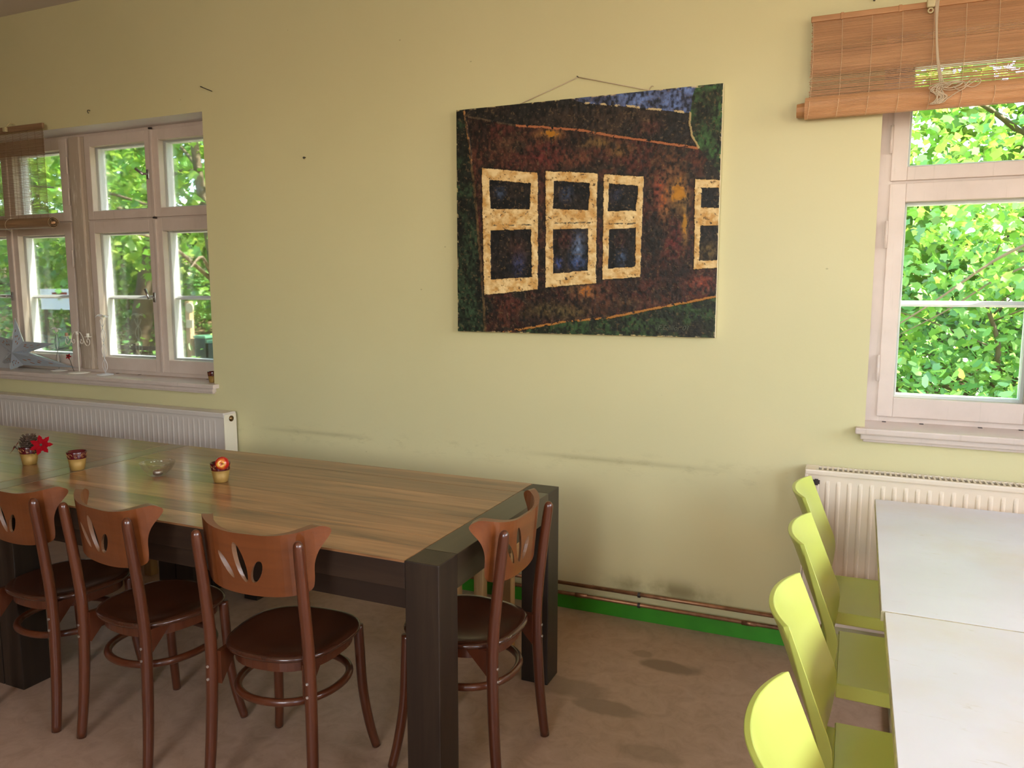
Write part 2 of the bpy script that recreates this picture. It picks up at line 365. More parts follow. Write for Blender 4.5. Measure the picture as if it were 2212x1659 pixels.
def lathe(bm, prof, seg=28, at=(0, 0, 0), mi=0, closed_prof=False):
    rings = []
    for (r, z) in prof:
        if r < 1e-6: rings.append([bm.verts.new((at[0], at[1], at[2] + z))])
        else: rings.append([bm.verts.new((at[0] + r * math.cos(2 * PI * k / seg), at[1] + r * math.sin(2 * PI * k / seg), at[2] + z)) for k in range(seg)])
    for i in range(len(rings) - 1):
        A, C = rings[i], rings[i + 1]
        for k in range(seg):
            a = [A[k % len(A)], A[(k + 1) % len(A)]] if len(A) > 1 else [A[0]]
            c = [C[(k + 1) % len(C)], C[k % len(C)]] if len(C) > 1 else [C[0]]
            if len(a) + len(c) >= 3: bm.faces.new(a + c).material_index = mi
def pip(x, y, poly):
    c = False; n = len(poly); j = n - 1
    for i in range(n):
        xi, yi = poly[i]; xj, yj = poly[j]
        if (yi > y) != (yj > y) and x < (xj - xi) * (y - yi) / (yj - yi) + xi: c = not c
        j = i
    return c
def plate(bm, outline, holes, step, fn, thick_fn, side_mi=0):
    """flat outline with holes, triangulated on a grid, bent by fn(u,v)->Vector, thickened by thick_fn(u,v)->Vector offset"""
    vs2 = []; es = []
    for lp in [outline] + holes:
        s = len(vs2); vs2 += [Vector(p) for p in lp]; es += [(s + i, s + (i + 1) % len(lp)) for i in range(len(lp))]
    if step:
        xs = [p[0] for p in outline]; ys = [p[1] for p in outline]
        x = min(xs) + step / 2
        while x < max(xs):
            y = min(ys) + step / 2
            while y < max(ys):
                if pip(x, y, outline) and not any(pip(x, y, h) for h in holes): vs2.append(Vector((x, y)))
                y += step
            x += step
    v, e, f, *_ = delaunay_2d_cdt(vs2, es, [], 0, 1e-6)
    keep = []
    for t in f:
        cx = sum(v[i][0] for i in t) / len(t); cy = sum(v[i][1] for i in t) / len(t)
        if pip(cx, cy, outline) and not any(pip(cx, cy, h) for h in holes): keep.append(t)
    A = [bm.verts.new(fn(*p)) for p in v]; C = [bm.verts.new(Vector(fn(*p)) + Vector(thick_fn(*p))) for p in v]
    cnt = {}
    for t in keep:
        bm.faces.new([A[i] for i in t]); bm.faces.new([C[i] for i in reversed(t)])
        for i in range(len(t)):
            a, b = t[i], t[(i + 1) % len(t)]; cnt[(a, b)] = cnt.get((a, b), 0) + 1
    for (a, b) in list(cnt):
        if (b, a) not in cnt:
            bm.faces.new((A[b], A[a], C[a], C[b])).material_index = side_mi
    for vtx in [q for q in A + C if not q.link_faces]: bm.verts.remove(vtx)
def ell(cx, cy, a, b, rot=0, n=16, sharp=1.0):
    out = []
    for i in range(n):
        t = 2 * PI * i / n; x = a * math.copysign(abs(math.cos(t)) ** sharp, math.cos(t)); y = b * math.sin(t)
        out.append((cx + x * math.cos(rot) - y * math.sin(rot), cy + x * math.sin(rot) + y * math.cos(rot)))
    return out
def smooth_loop(pts, k=6):
    n = len(pts); P = [Vector(p) for p in pts]; out = []
    for i in range(n):
        p0, p1, p2, p3 = P[i - 1], P[i], P[(i + 1) % n], P[(i + 2) % n]
        for j in range(k):
            t = j / k; q = 0.5 * ((2 * p1) + (p2 - p0) * t + (2 * p0 - 5 * p1 + 4 * p2 - p3) * t * t + (3 * p1 - p0 - 3 * p2 + p3) * t ** 3)
            out.append(tuple(q))
    return out

# ------------------------------------------------------------------ room shell
CEIL = 3.24; XL, XR, YB = -7.2, 3.0, -6.0; TH = 0.34
def wall_holes(name, x0, x1, z0, z1, holes, thick, mats, place):
    """wall in local (x, z), faces at y=0 (room side) and y=thick; hole reveals take material 1"""
    bm = B(); xs = sorted({x0, x1} | {h[0] for h in holes} | {h[1] for h in holes}); zs = sorted({z0, z1} | {h[2] for h in holes} | {h[3] for h in holes})
    inside = lambda a, b: any(h[0] < a < h[1] and h[2] < b < h[3] for h in holes)
    cells = {(i, j) for i in range(len(xs) - 1) for j in range(len(zs) - 1) if not inside((xs[i] + xs[i + 1]) / 2, (zs[j] + zs[j + 1]) / 2)}
    vd = {}
    def V(i, j, k):
        if (i, j, k) not in vd: vd[(i, j, k)] = bm.verts.new(place(xs[i], (0, thick)[k], zs[j]))
        return vd[(i, j, k)]
    for (i, j) in cells:
        bm.faces.new((V(i, j, 0), V(i + 1, j, 0), V(i + 1, j + 1, 0), V(i, j + 1, 0))); bm.faces.new((V(i, j, 1), V(i, j + 1, 1), V(i + 1, j + 1, 1), V(i + 1, j, 1)))
        for (di, dj, a, b) in ((-1, 0, (i, j), (i, j + 1)), (1, 0, (i + 1, j), (i + 1, j + 1)), (0, -1, (i, j), (i + 1, j)), (0, 1, (i, j + 1), (i + 1, j + 1))):
            if (i + di, j + dj) not in cells:
                f = bm.faces.new((V(*a, 0), V(*b, 0), V(*b, 1), V(*a, 1))); ni, nj = i + di, j + dj
                if 0 <= ni < len(xs) - 1 and 0 <= nj < len(zs) - 1: f.material_index = 1
    return tag(obj(name, bm, mats), kind='structure')
LW = (-5.99, -3.41, 0.955, 2.52); RW = (0.055, 1.315, 0.945, 2.52)
wall_holes('wall_back', XL - 0.3, XR + 0.3, 0, CEIL, [LW, RW], TH, [M['wall'], M['reveal']], lambda x, y, z: (x, y, z))
wall_holes('wall_front', XL - 0.3, XR + 0.3, 0, CEIL, [(-1.2, 0.2, 1.3, 2.9), (1.7, 2.8, 1.3, 2.95)], 0.3, [M['roomwall'], M['reveal']], lambda x, y, z: (x, YB - y, z))
wall_holes('wall_right', YB, 0, 0, CEIL, [(-4.2, -2.6, 1.3, 2.9), (-1.75, -0.65, 1.3, 2.9)], 0.3, [M['roomwall'], M['reveal']], lambda x, y, z: (XR + y, x, z))
wall_holes('wall_left', YB, 0, 0, CEIL, [], 0.3, [M['roomwall'], M['reveal']], lambda x, y, z: (XL - y, x, z))
bm = B(); box(bm, XL - 0.3, YB - 0.3, -0.1, XR + 0.3, TH, 0.0); tag(obj('floor', bm, M['floor']), kind='structure')
bm = B(); box(bm, XL - 0.3, YB - 0.3, CEIL, XR + 0.3, TH, CEIL + 0.15); tag(obj('ceiling', bm, M['ceil']), kind='structure')
# painted green skirting, its lower edge a little ragged
bm = B(); xs = np.linspace(XL, XR, 140); lo = [bm.verts.new((x, -0.010, 0.0)) for x in xs]; hi = [bm.verts.new((x, -0.010, 0.078 + 0.0015 * math.sin(x * 9))) for x in xs]
lo2 = [bm.verts.new((x, 0.0, 0.0)) for x in xs]; hi2 = [bm.verts.new((x, 0.0, 0.078)) for x in xs]
for i in range(len(xs) - 1):
    bm.faces.new((lo[i], lo[i + 1], hi[i + 1], hi[i])); bm.faces.new((hi[i], hi[i + 1], hi2[i + 1], hi2[i])); bm.faces.new((lo2[i], hi2[i], hi2[i + 1], lo2[i + 1])); bm.faces.new((lo[i], lo2[i], lo2[i + 1], lo[i + 1]))
tag(obj('baseboard_back', bm, M['green']), kind='structure')

# ------------------------------------------------------------------ windows
YF = 0.17
def ring(bm, x0, x1, z0, z1, l, r, b, t, y0, y1, bev=0.003):
    box(bm, x0, y0, z0, x0 + l, y1, z1, bev); box(bm, x1 - r, y0, z0, x1, y1, z1, bev)
    box(bm, x0 + l - .001, y0, z0, x1 - r + .001, y1, z0 + b, bev); box(bm, x0 + l - .001, y0, z1 - t, x1 - r + .001, y1, z1, bev)
def sash(root, x0, x1, z0, z1, l, r, b, t, munt=None):
    """coupled casement: inner sash, glass, outer white sash with a thin glazing bar, outer glass"""
    bm = B(); ring(bm, x0, x1, z0, z1, l, r, b, t, YF, YF + 0.042, 0.004); s = obj('sash', bm, M['frame'], root)
    gx0, gx1, gz0, gz1 = x0 + l, x1 - r, z0 + b, z1 - t
    bm = B(); box(bm, gx0 - .004, YF + 0.036, gz0 - .004, gx1 + .004, YF + 0.040, gz1 + .004); obj('pane', bm, M['glass'], s)
    bm = B(); e = 0.010
    ring(bm, x0 + .004, x1 - .004, z0 + .004, z1 - .004, l - .004 + e, r - .004 + e, b - .004 + e, t - .004 + e, YF + 0.050, YF + 0.105, 0.003)
    if munt: 
        for (a, b) in ((gx0, gx1),):
            pr = [(YF + .062, munt - .003), (YF + .074, munt + .012), (YF + .102, munt + .012), (YF + .102, munt - .012), (YF + .074, munt - .012)]
            A = [bm.verts.new((a, y, z)) for y, z in pr]; C = [bm.verts.new((b, y, z)) for y, z in pr]
            for i in range(5): bm.faces.new((A[i], A[(i + 1) % 5], C[(i + 1) % 5], C[i]))
    o = obj('outer_sash', bm, M['white'], s)
    bm = B(); box(bm, gx0, YF + 0.088, gz0, gx1, YF + 0.091, gz1); obj('pane', bm, M['glass'], s)
    return s
def hinge(root, x, z):
    bm = B(); pts = [(x, YF - .004, z - .055), (x, YF - .004, z + .055)]; tube(bm, pts, 0.0065, 10); 
    bmesh.ops.translate(bm, verts=bm.verts[:], vec=(0, 0, 0)); tube(bm, [(x, YF - .004, z - .001), (x, YF - .004, z + .001)], 0.0072, 10)
    obj('hinge', bm, M['frame'], root, True)
def handle(root, x, z, ang):
    bm = B(); box(bm, x - .011, YF - .005, z - .03, x + .011, YF + .001, z + .03, 0.003)
    tube(bm, [(x, YF, z), (x, YF - .045, z)], 0.007, 10)
    dx, dz = math.cos(ang), math.sin(ang); c = Vector((x, YF - .045, z))
    tube(bm, [c - Vector((dx, 0, dz)) * .012, c + Vector((dx, 0, dz)) * .058], 0.0088, 12)
    obj('handle', bm, M['chrome'], root, True)
def stay(root, x0, x1):
    bm = B(); z = 1.0; tube(bm, [(x0, YF - .012, z - .022), (x1, YF - .012, z - .026)], 0.004, 6); tube(bm, [(x0, YF - .012, z - .035), (x1, YF - .012, z - .036)], 0.003, 6)
    box(bm, x0 - .008, YF - .02, z - .042, x0 + .008, YF, z - .014, .002); box(bm, x1 - .008, YF - .02, z - .042, x1 + .008, YF, z - .014, .002)
    obj('window_stay', bm, M['iron'], root)

def window(name, W, leaves, mulls, sill_x0, sill_x1, handles, hinges, stays):
    root = bpy.data.objects.new(name, None); COL.objects.link(root); root['kind'] = 'structure'
    x0, x1, z0, z1 = W
    bm = B(); ring(bm, x0, x1, z0, z1, 0.055, 0.055, 0.06, 0.028, YF + 0.012, YF + 0.115, 0.003)
    box(bm, x0 + .039, YF + .014, 1.955, x1 - .039, YF + .115, 1.985, .002)
    obj('window_frame', bm, M['frame'], root)
    for (a, b) in mulls:
        bm = B(); box(bm, a, YF + .004, 1.0, b, YF + .114, 2.505, .006); box(bm, a + .028, YF - .010, 1.0, b - .028, YF + .01, 2.505, .006); obj('mullion', bm, M['mull'], root)
    for (a, b, l, r) in leaves:
        sash(root, a, b, 1.975, 2.500, l, r, 0.055, 0.065)
        sash(root, a, b, 1.005, 1.965, l, r, 0.082, 0.075, 1.478)
    for i in range(0, len(leaves) - 1, 1):
        if abs(leaves[i][1] - leaves[i + 1][0]) < 0.02:
            xm = (leaves[i][1] + leaves[i + 1][0]) / 2
            bm = B(); box(bm, xm - .004, YF - .012, 1.008, xm + .014, YF + .002, 1.962, .004); box(bm, xm - .004, YF - .012, 1.978, xm + .014, YF + .002, 2.498, .004)
            obj('cover_strip', bm, M['frame'], root)
            for z in (1.97, 2.505):
                bm = B(); box(bm, xm - .006, YF - .015, z - .005, xm + .018, YF - .002, z + .005, .002); obj('catch', bm, M['iron'], root)
    for h in handles: handle(root, *h)
    for h in hinges: hinge(root, *h)
    for s in stays: stay(root, *s)
    bm = B(); box(bm, x0 - .0, -0.001, 0.950, x1 + .0, YF + .02, 0.972 + .012, 0.0); box(bm, sill_x0, -0.045, 0.958, sill_x1, 0.004, 0.984, 0.006)
    box(bm, sill_x0 + .02, -0.032, 0.936, sill_x1 - .02, 0.0, 0.958, 0.005); box(bm, sill_x0 + .03, -0.022, 0.926, sill_x1 - .03, 0.0, 0.937, 0.003)
    obj('window_sill', bm, M['reveal'] if 0 else M['frame'], root)
    return root
L_leaves = [(-5.955, -5.362, .055, .058), (-5.358, -4.760, .058, .068), (-4.592, -4.002, .050, .058), (-3.998, -3.445, .052, .050)]
window('window_1', LW, L_leaves, [(-4.752, -4.600)], -6.03, -3.375,
       [(-4.042, 2.235, math.radians(150)), (-4.042, 1.480, math.radians(118)), (-5.40, 1.480, math.radians(178))],
       [(-4.757, 2.33), (-4.757, 2.13), (-4.757, 1.73), (-4.757, 1.2)], [(-4.40, -4.20), (-3.62, -3.45)])
R_leaves = [(0.100, 0.684, .060, .058), (0.688, 1.270, .058, .060)]
window('window_2', RW, R_leaves, [], 0.020, 1.355, [(0.72, 1.48, math.radians(60))],
       [(0.096, 2.14), (0.096, 1.76), (0.096, 1.21)], [(0.13, 0.27), (0.48, 0.62)])

# ------------------------------------------------------------------ outdoors
def leaf_shape():
    r = [1.0, 0.64, 0.92, 0.60, 0.74, 0.34]; a = [0, 26, 50, 80, 108, 158]
    pts = []
    for q, d in zip(r, a): pts.append((q * math.cos(math.radians(d)), q * math.sin(math.radians(d))))
    full = pts + [(x, -y) for x, y in reversed(pts[1:])]
    return [(x * 0.62 + 0.0, y * 0.62) for x, y in full]
LEAF = leaf_shape()
def oval_leaf(): return [(math.cos(2 * PI * i / 6) * 0.55, math.sin(2 * PI * i / 6) * 0.26) for i in range(6)]
OVAL = oval_leaf()
nrs = np.random.RandomState(5)
def leaf_arrays(C, size, shape, tilt=0.9, down=0.25):
    n = len(C); S = np.array(shape); m = len(S)
    nz = np.stack([nrs.normal(0, tilt, n), nrs.normal(0, tilt, n) - 0.35, np.abs(nrs.normal(0.75, 0.4, n)) + .1], 1); nz /= np.linalg.norm(nz, axis=1)[:, None]
    rd = nrs.normal(0, 1, (n, 3)); ax = np.cross(nz, rd); ax /= np.linalg.norm(ax, axis=1)[:, None]; ay = np.cross(nz, ax)
    sz = (size * nrs.uniform(0.6, 1.25, n))[:, None, None]
    P = C[:, None, :] + sz * (S[None, :, 0:1] * ax[:, None, :] + S[None, :, 1:2] * ay[:, None, :])
    fold = (np.abs(S[:, 1]) * 0.35)[None, :, None] * sz * nz[:, None, :]
    return P - fold
def foliage(name, C, size, shape, mat, parent=None, tilt=0.9):
    P = leaf_arrays(C, size, shape, tilt); n, m, _ = P.shape
    me = bpy.data.meshes.new(name); me.vertices.add(n * m); me.vertices.foreach_set('co', P.reshape(-1).astype(np.float32))
    me.loops.add(n * m); me.loops.foreach_set('vertex_index', np.arange(n * m, dtype=np.int32))
    me.polygons.add(n); me.polygons.foreach_set('loop_start', np.arange(0, n * m, m, dtype=np.int32)); me.polygons.foreach_set('loop_total', np.full(n, m, dtype=np.int32))
    me.update(calc_edges=True)
    at = me.attributes.new('tint', 'FLOAT', 'POINT'); at.data.foreach_set('value', np.repeat(nrs.uniform(0, 1, n), m).astype(np.float32))
    o = link_mesh(name, me, mat, parent); o['kind'] = 'stuff'; return o
def gz(x, y): return -0.55 + 0.24 * max(0.0, y - 1.2) + 0.10 * math.sin(x * 0.9) * min(1, max(0, y - 1))
# ground
bm = B(); gx = np.linspace(-34, 16, 60); gy = np.concatenate([np.linspace(TH - .02, 6, 16), np.linspace(7, 26, 18)])
V = [[bm.verts.new((x, y, gz(x, y) if y < 16 else gz(x, 16))) for x in gx] for y in gy]
for j in range(len(gy) - 1):
    for i in range(len(gx) - 1): bm.faces.new((V[j][i], V[j][i + 1], V[j + 1][i + 1], V[j + 1][i]))
o = obj('ground', bm, M['ground'], None, True); o['kind'] = 'structure'

def clumps(n, cx, cy, cz, rx, ry, rz, k, spread):
    cen = np.stack([nrs.uniform(-1, 1, k), nrs.uniform(-1, 1, k), nrs.uniform(-1, 1, k)], 1) * [rx, ry, rz] + [cx, cy, cz]
    idx = nrs.randint(0, k, n); off = nrs.normal(0, 1, (n, 3)) * [spread, spread, spread * 0.45]
    return cen[idx] + off
leaf_me = None
def single_leaf_mesh(shape, size, mat):
    me = bpy.data.meshes.new('leaf'); vs_ = [(x * size, y * size, -abs(y) * 0.35 * size) for x, y in shape]
    me.from_pydata(vs_, [], [list(range(len(vs_)))]); me.materials.append(mat)
    at = me.attributes.new('tint', 'FLOAT', 'POINT'); at.data.foreach_set('value', [0.0] * len(vs_)); return me
def tree(label, x, y, h, tr, crown, nleaf, size, mat, group=None, lean=(0, 0), branches=5, singles=None, shape=None, cat='tree', name='tree'):
    z0 = gz(x, y); root = thing(name, label, cat, (x, y, z0 - .05), 0, group)
    bm = B(); top = Vector((lean[0], lean[1], h)); pts = [Vector((0, 0, 0)), top * 0.35 + Vector((.06, .02, 0)), top * 0.7 + Vector((-.08, .05, 0)), top]
    P, R = smooth_path(pts, [tr, tr * .8, tr * .55, tr * .2], 5); tube(bm, P, R, 10); obj('trunk', bm, M['bark'], root, True)
    for b in range(branches):
        t = rnd.uniform(0.3, 0.9); s = top * t; a = rnd.uniform(0, 2 * PI); ln = rnd.uniform(0.8, 1.8) * crown[3] * .7
        e = s + Vector((math.cos(a) * ln, math.sin(a) * ln, rnd.uniform(.0, .7))); mdl = (s + e) / 2 + Vector((0, 0, .15))
        bm = B(); P, R = smooth_path([s, mdl, e], [tr * .3, tr * .18, tr * .06], 4); tube(bm, P, R, 6); obj('branch', bm, M['twig'], root, True)
    cx, cy, cz, rx, ry, rz = crown
    C = clumps(nleaf, cx, cy, cz, rx, ry, rz, max(12, nleaf // 40), 0.24)
    foliage('crown', C, size, shape or LEAF, mat, root)
    if singles:
        me = single_leaf_mesh(LEAF, size * 1.1, mat); n, (ax0, ax1, ay0, ay1, az0, az1) = singles
        for i in range(n):
            o = bpy.data.objects.new('leaf', me); COL.objects.link(o); o.parent = root
            o.location = (rnd.uniform(ax0, ax1), rnd.uniform(ay0, ay1), rnd.uniform(az0, az1))
            s = rnd.uniform(.7, 1.3); o.scale = (s, s, s); o.rotation_euler = (rnd.gauss(.5, .5), rnd.gauss(0, .5), rnd.uniform(0, 6.28))
    return root
GR = 'maple trees outside the windows'
# nearest maples: the leaves seen through the panes are picked out singly
tree('leafy maple seen through the right window, branches reaching in from the right', 2.6, 4.6, 4.6, .13, (-1.2, -.2, 3.2, 2.1, .9, 2.0), 6500, .092, M['leafA'], GR, (-.8, 0), 6, (230, (-2.7, .2, -1.1, .1, 1.7, 4.4)))
tree('young maple seen through the upper panes of the left window', -6.6, 3.4, 4.3, .09, (-.9, .2, 3.2, 2.3, .8, 1.3), 3000, .13, M['leafA'], GR, (-.5, .1), 6, (230, (-3.0, .6, -.9, .4, 2.1, 3.8)))
tree('maple behind the wooden signpost, left of the pale wall', -8.9, 6.3, 5.2, .12, (0, 0, 3.4, 2.2, 1.0, 2.0), 3000, .15, M['leafA'], GR, (.3, 0), 5)
tree('thick forked maple trunk standing behind the left window', -10.4, 5.4, 5.2, .17, (0, .2, 3.6, 2.0, 1.0, 1.7), 2600, .15, M['leafA'], GR, (.9, .2), 5)
tree('maple at the far left, behind the paper star', -13.2, 5.6, 5.0, .14, (0, .2, 3.0, 2.2, 1.2, 2.2), 3200, .16, M['leafA'], GR, (-.2, .2), 5)
FT = ['forest tree behind everything at the extreme left outside', 'second forest tree from the left in the row behind the maples', 'third forest tree from the left in the row behind the maples', 'fourth forest tree from the left, behind the forked maple', 'fifth forest tree from the left, behind the signpost', 'forest tree behind the wall right of the signpost', 'forest tree hidden by the wall left of the painting line', 'forest tree at the left edge of the right window view', 'forest tree in the middle of the right window view', 'forest tree at the right of the right window view', 'forest tree furthest right outside, past the right window', 'forest tree far off behind the left end of the row']
tree('unseen tall maple added right of the right window to shade the maple in view', 5.4, 4.9, 6.6, .14, (0, 0, 4.4, 1.9, 1.3, 1.9), 2600, .16, M['leafA'], GR, (.1, 0), 4)  # added out of view, dapples the right window's maple with shade
k = 0
for (x, y, h) in ((-20, 9.5, 7), (-17, 11, 8), (-14.2, 9.0, 7), (-11.5, 10.5, 8), (-9.0, 9.2, 7), (-6.4, 10.4, 7.5), (-3.4, 9.3, 7), (-.6, 8.2, 6.5), (1.6, 7.4, 6.5), (3.6, 8.6, 7), (6.2, 7.6, 7), (-24, 12, 8)):
    tree('forest tree behind the maples outside, number %d from the left' % (k + 1) if 0 else FT[k], x, y, h, .13, (0, 0, h * .52, 1.9, 1.2, h * .46), 4600, .20, M['leafB'], 'forest trees behind the maples', (rnd.uniform(-.4, .4), 0), 3); k += 1
bm = B(); gxs = np.linspace(-9, 5, 30); ra = [bm.verts.new((x, TH + .01, gz(x, .4) + .03)) for x in gxs]; rb = [bm.verts.new((x, 2.1 + .08 * math.sin(x * 3), gz(x, 2.1) + .03)) for x in gxs]; rc = [bm.verts.new((x, TH + .01, gz(x, .4) - .1)) for x in gxs]  # pale strip added along the house to bounce sunlight onto the window soffits
for i in range(29): bm.faces.new((ra[i], ra[i + 1], rb[i + 1], rb[i])); bm.faces.new((rc[i], rc[i + 1], ra[i + 1], ra[i]))
o = obj('bounce_strip', bm, M['bounce_pale'], None); o['kind'] = 'structure'
# sapling growth in front of the right window
tree('hazel bush low outside the right window', 1.2, 5.2, 1.5, .03, (-.2, 0, .95, 1.5, .8, .65), 1900, .11, M['leafC'], None, (0, 0), 4, cat='bush', name='bush')
tree('hazel bush outside, right of the wooden signpost', -7.2, 5.8, 1.5, .03, (0, 0, .9, 1.3, .7, .6), 1500, .12, M['leafC'], None, (0, 0), 4, cat='bush', name='bush')
tree('bush outside, behind the white candle holders', -12.0, 6.6, 1.7, .03, (0, 0, .9, 2.0, .8, .7), 1900, .13, M['leafC'], None, (0, 0), 4, cat='bush', name='bush')
# undergrowth carpet
n = 30000; ux = nrs.uniform(-22, 7, n); uy = nrs.uniform(2.2, 12, n); uz = np.array([gz(a, b) for a, b in zip(ux, uy)]) + nrs.gamma(2.0, .13, n)
sel = ~((ux > -9.6) & (ux < -6.0) & (uy < 3.6))
n2 = 15000; ax = nrs.uniform(-1.5, 4.5, n2); ay = nrs.uniform(2.3, 8.5, n2); az = np.array([gz(a, b) for a, b in zip(ax, ay)]) + nrs.gamma(2.2, .13, n2)
ux = np.concatenate([ux, ax]); uy = np.concatenate([uy, ay]); uz = np.concatenate([uz, az]); sel = np.concatenate([sel, np.ones(n2, bool)])
u = foliage('undergrowth', np.stack([ux, uy, uz], 1)[sel], .095, OVAL, M['leafC'], None, 0.6)
tag(u, 'green undergrowth covering the forest floor outside', 'undergrowth')
# dead branches crossing outside the right window
for (lab, pts, r) in (('long bare twig sloping across the right window, upper one', [(2.4, 3.4, 2.35), (1.6, 3.5, 2.05), (1.05, 3.6, 1.82), (.55, 3.7, 1.42), (.15, 3.8, 1.12)], .013),
                      ('long bare twig sloping across the right window, lower one', [(2.5, 3.9, 2.2), (1.7, 4.0, 1.92), (1.1, 4.1, 1.65), (.7, 4.2, 1.35), (.3, 4.3, 1.1)], .010)):
    P, R = smooth_path(pts, [r * 1.5, r * 1.2, r, r * .7, r * .3], 5); bm = B(); tube(bm, P, R, 6)
    for j in (4, 8, 11): q = P[j]; tube(bm, [q, q + Vector((rnd.uniform(-.3, -.1), 0, rnd.uniform(-.25, .25)))], [R[j] * .5, .002], 5)
    tube(bm, [P[0], P[0] + Vector((.4, .2, .3)), Vector((2.6 - .3, 4.6, P[0].z + .9))], [r * 1.5, r * 1.8, r * 2.2], 6)
    tag(obj('twig', bm, M['twig'], None, True), lab, 'twig')
# sign post with disc and plate
t = thing('signpost', 'sunlit wooden post outside with a round disc and a square plate', 'signpost', (-8.28, 4.5, gz(-8.28, 4.5) - .02)); zb = t.location.z
bm = B(); box(bm, -.038, -.038, 0, .038, .038, 1.36 - zb, .006); obj('post', bm, M['postwood'], t)
bm = B(); lathe(bm, [(0, -.012), (.064, -.012), (.07, -.008), (.07, .008), (.064, .012), (0, .012)], 28); bmesh.ops.rotate(bm, verts=bm.verts[:], matrix=Matrix.Rotation(PI / 2, 3, 'X')); bmesh.ops.translate(bm, verts=bm.verts[:], vec=(.062, -.052, 1.27 - zb)); obj('disc', bm, M['signcream'], t, False)
bm = B(); box(bm, -.01, -.056, 1.00 - zb, .10, -.039, 1.11 - zb, .003); obj('plate', bm, M['signcream'], t)
for i, (x, z, lab) in enumerate(((-8.10, .86, 'dark green waste bin outside, beside the signpost'), (-7.86, .80, 'dark green waste bin outside, furthest right behind the window edge'))):
    zz = gz(x, 4.6); t = thing('waste_bin', lab, 'bin', (x, 4.6, zz), 0, 'bins by the signpost')
    bm = B(); box(bm, -.10, -.12, 0, .10, .12, z - zz, .015); obj('bin_body', bm, M['bin'], t)
    bm = B(); box(bm, -.11, -.13, z - zz, .11, .13, z - zz + .04, .012); obj('lid', bm, M['binlid'], t)
# low garden rail and flower pots
t = thing('garden_fence', 'low dark wooden fence outside, below the tree trunks', 'fence', (-9.3, 4.3, gz(-9.3, 4.3)))
for i in range(4):
    bm = B(); x = -.75 + .48 * i; box(bm, x - .03, -.03, -.1, x + .03, .03, .78 - gz(-9.3, 4.3), .004); obj('post', bm, M['fence'], t)
for z in (.72, .60):
    bm = B(); box(bm, -.85, -.05, z - .03 - gz(-9.3, 4.3), .80, -.032, z + .03 - gz(-9.3, 4.3), .004); obj('rail', bm, M['fence'], t)
for i, x in enumerate((-9.55, -9.18, -8.85)):
    t = thing('flower_pot', ['terracotta pot by the garden fence, leftmost of three', 'terracotta pot by the garden fence, middle of three', 'terracotta pot by the garden fence, rightmost of three'][i], 'pot', (x, 4.05, gz(x, 4.05)), 0, 'terracotta pots outside')
    hh = .60 - gz(x, 4.05)
    bm = B(); lathe(bm, [(0, 0), (.07, 0), (.10, hh - .05), (.115, hh - .05), (.115, hh), (.10, hh), (.09, hh - .06), (0, hh - .06)], 18); obj('pot_body', bm, M['terra'], t, True)
# a pale notice board in the garden, overexposed in the photograph
t = thing('notice_board', 'white notice board outside, behind the left pane above the candle holder', 'board', (-11.05, 4.6, gz(-11, 4.6)))
zb = t.location.z
bm = B(); box(bm, -.33, -.02, 1.21 - zb, .33, .0, 1.52 - zb, .004); obj('board', bm, M['white'], t)
bm = B(); box(bm, -.06, -.026, 1.44 - zb, .26, -.020, 1.47 - zb); obj('red_stripe', bm, M['red'], t)
for x in (-.28, .28):
    bm = B(); box(bm, x - .02, 0, 0, x + .02, .04, 1.50 - zb, .003); obj('post', bm, M['fence'], t)

# ------------------------------------------------------------------ radiators and pipes
def rib_panel(bm, x0, x1, z0, z1, y, pitch, rib=0.0085, depth=0.006):
    """front panel with raised rounded vertical ribs, one sheet"""
    n = int((x1 - x0 - .03) / pitch); zz = [z0, z0 + .03, z0 + .04, z0 + .052, z1 - .052, z1 - .040, z1 - .030, z1]
    A = [0, 0, .6, 1, 1, .6, 0, 0]; xs = [x0]; H = [0]
    for i in range(n):
        c = x0 + .03 + pitch * (i + .2)
        for d, h in ((-rib, 0), (-rib * .6, .75), (0, 1), (rib * .6, .75), (rib, 0)): xs.append(c + d); H.append(h)
    xs.append(x1); H.append(0)
    G = [[bm.verts.new((x, y - depth * h * a, z)) for x, h in zip(xs, H)] for z, a in zip(zz, A)]
    for j in range(len(zz) - 1):
        for i in range(len(xs) - 1): bm.faces.new((G[j][i], G[j][i + 1], G[j + 1][i + 1], G[j + 1][i]))
